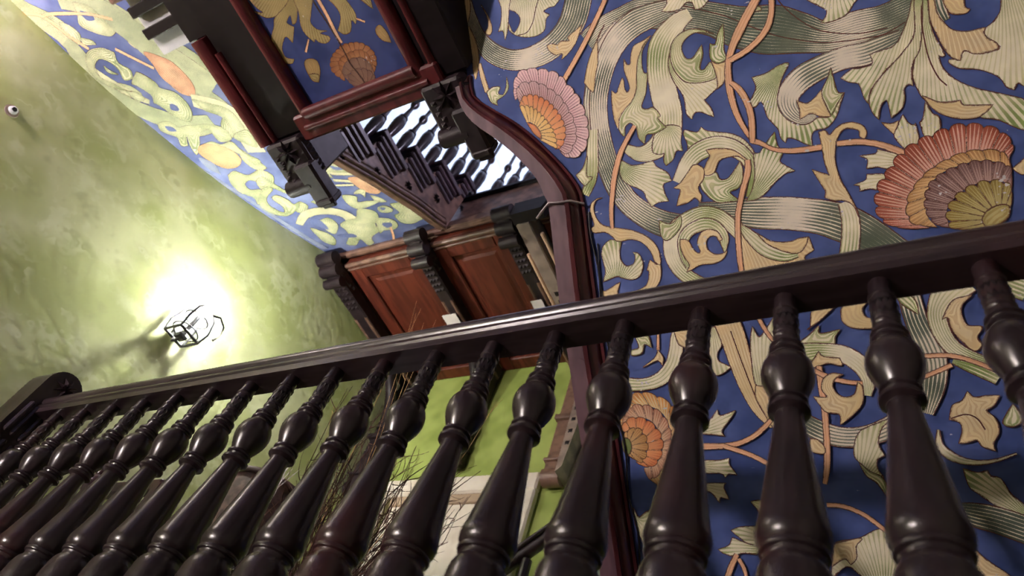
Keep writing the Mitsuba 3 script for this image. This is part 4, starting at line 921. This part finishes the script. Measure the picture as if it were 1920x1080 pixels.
hl = thing('hall_fill_globe', 'added unseen globe light in the upper stairwell, brightening the stair string', 'fill light')  # added light out of view, lifts the dark upper string and treads
sp = trimesh.creation.icosphere(3, .11); sp.apply_translation([-.62, .95, 3.75])
part(hl, 'globe', sp, 'ceramic', True, emitter={'type': 'area', 'radiance': {'type': 'rgb', 'value': HALL_FILL}})
part(hl, 'rod', tube([(-.62, .95, 3.86), (-.62, .95, 4.5), (-.62, .95, 5.29)], .008), 'iron', 50)

# ---- the cream door
d1 = thing('door_1', 'cream panelled door with a pale frame in the green wall', kind='structure')
part(d1, 'leaf', cbox(-2.43, -1.63, YB - .03, YB + .0, GF, 1.84, .004), 'cream_paint')
part(d1, 'architrave', cbox(-2.52, -1.575, YB - .05, YB + .0, 1.895, 2.0, .01), 'cream_paint')
part(d1, 'transom', cbox(-2.43, -1.63, YB - .04, YB + .0, 1.84, 1.895, .004), 'tan_paint', label='tan strip under the head of the frame')
for x in (-2.52, -1.645): part(d1, 'jamb', cbox(x, x + .07, YB - .05, YB + .0, GF, 1.9, .01), 'cream_paint')
for x0, x1 in ((-2.36, -2.07), (-1.99, -1.70)):
    for z0, z1 in ((1.05, 1.76), (.2, .95)): part(d1, 'door_panel', cbox(x0, x1, YB - .042, YB - .02, z0, z1, .012), 'cream_paint')

# ---- things seen through the balusters
def stem_tube(p, q, bend, r): 
    t = np.linspace(0, 1, 6)[:, None]
    return tube(p + (q - p) * t + bend * (t * (1 - t)) * 4, np.linspace(r, r * .35, 6), 4)
rng = np.random.default_rng(11)
def twigs(base, tops, n, r, wild, subs):
    ms = []
    for i in range(n):
        q = np.array(tops[i % len(tops)]) + rng.normal(0, [.06, .05, .07])
        p = np.array(base) + rng.normal(0, [.03, .03, .01])
        b = rng.normal(0, wild, 3)
        ms.append(stem_tube(p, q, b, r))
        for j in range(subs):
            t = rng.uniform(.35, .98)
            s = p + (q - p) * t + b * (t * (1 - t)) * 4
            e = s + (q - p) / np.linalg.norm(q - p) * rng.uniform(.03, .14) + rng.normal(0, .055, 3)
            ms.append(stem_tube(s, e, rng.normal(0, .012, 3), r * .55))
    return cat(*ms)
vs = thing('floor_vase', 'pale floor vase holding the dry twigs behind the balusters', 'vase')
part(vs, 'body', lathe([(.095, .50), (.085, .49), (.08, .47), (.12, .40), (.15, .30), (.14, .18), (.10, .08), (.10, GF)], 32, (-1.60, 1.42)), 'ceramic', 40)
tp = [(-1.84, 1.40, 1.22), (-1.70, 1.38, 1.46), (-1.60, 1.42, 1.30), (-1.50, 1.42, 1.22), (-1.40, 1.44, 1.26), (-1.30, 1.46, 1.22), (-1.86, 1.44, 1.08), (-1.55, 1.38, 1.02), (-1.70, 1.36, 1.05), (-1.42, 1.38, 1.00), (-1.26, 1.42, 1.04), (-1.58, 1.46, .98)]
tw = thing('dry_twigs', 'bunch of dry brown twigs and a few long straws spreading behind the balusters', 'twigs')
part(tw, 'branches', twigs((-1.60, 1.42, .47), tp, 130, .0030, .05, 6), 'twig', True, kind='stuff')
tp2 = [(-1.62, 1.25, 1.92), (-1.66, 1.28, 1.86), (-1.84, 1.38, 1.60), (-1.20, 1.45, 1.50)]
part(tw, 'straws', twigs((-1.60, 1.42, .47), tp2, 9, .0024, .03, 1), 'straw', True, kind='stuff', label='long pale straws')
bk = thing('brown_basket', 'dark brown round basket behind the balusters left of the dry twigs', 'basket')
part(bk, 'body', lathe([(.178, 1.40), (.168, 1.398), (.164, 1.30), (.12, 1.08), (.11, 1.06)], 32, (-2.44, 1.70)), 'clay', 40)
part(bk, 'rim', trimesh.Trimesh(*(lambda m: (m.vertices + [-2.44, 1.70, 1.402], m.faces))(trimesh.creation.torus(.175, .014, major_sections=40, minor_sections=10)), process=False), 'clay', True)
part(bk, 'pale_strands', cat(*[stem_tube(np.array([-2.31 + rng.normal(0, .03), 1.62, 1.27]), np.array([-2.28 + rng.normal(0, .05), 1.58, 1.44 + rng.normal(0, .02)]), rng.normal(0, .01, 3), .003) for _ in range(16)]), 'paper', True, kind='stuff')
pd = thing('plant_stand', 'dark wooden stand under the brown basket', 'stand')
part(pd, 'top', cbox(-2.60, -2.28, 1.54, 1.86, 1.03, 1.06, .006), 'dark_wood')
for x in (-2.58, -2.30):
    for y in (1.56, 1.84): part(pd, 'leg', cbox(x - .015, x + .015, y - .015, y + .015, GF, 1.032, .004), 'dark_wood')
cf = thing('carved_chair_back', 'dark wooden frame with carved post seen between the left balusters', 'wooden frame')
for x in (-2.735, -2.42): part(cf, 'post', lathe([(.012, 1.17), (.022, 1.15), (.014, 1.13), (.024, 1.115), (.024, 1.06), (.016, 1.05), (.02, .9), (.022, GF)], 16, (x, 1.2)), 'dark_wood', 40)
part(cf, 'crossbar', cbox(-2.73, -2.27, 1.18, 1.22, 1.02, 1.075, .008), 'dark_wood')
part(cf, 'crossbar', cbox(-2.73, -2.27, 1.18, 1.22, .55, .60, .008), 'dark_wood')
part(cf, 'post', cbox(-2.30, -2.26, 1.18, 1.22, GF, 1.06, .006), 'dark_wood')
lh = thing('rear_handrail', 'short dark handrail with a round post low behind the right-hand balusters', 'handrail')
p0, p1 = np.array([-1.60, 2.25, 1.36]), np.array([-1.16, 2.25, 1.74])
part(lh, 'rail', tube([p0, (p0 + p1) / 2, p1], .030, 10), 'rail_wood', 50)
part(lh, 'bead', tube([p0 + [0, -.035, .02], (p0 + p1) / 2 + [0, -.035, .02], p1 + [0, -.035, .02]], .010, 8), 'rail_wood', 50)
part(lh, 'post', lathe([(.022, 1.45), (.022, 1.0), (.03, .9), (.022, GF)], 16, (-1.44, 2.25)), 'dark_wood', 50)
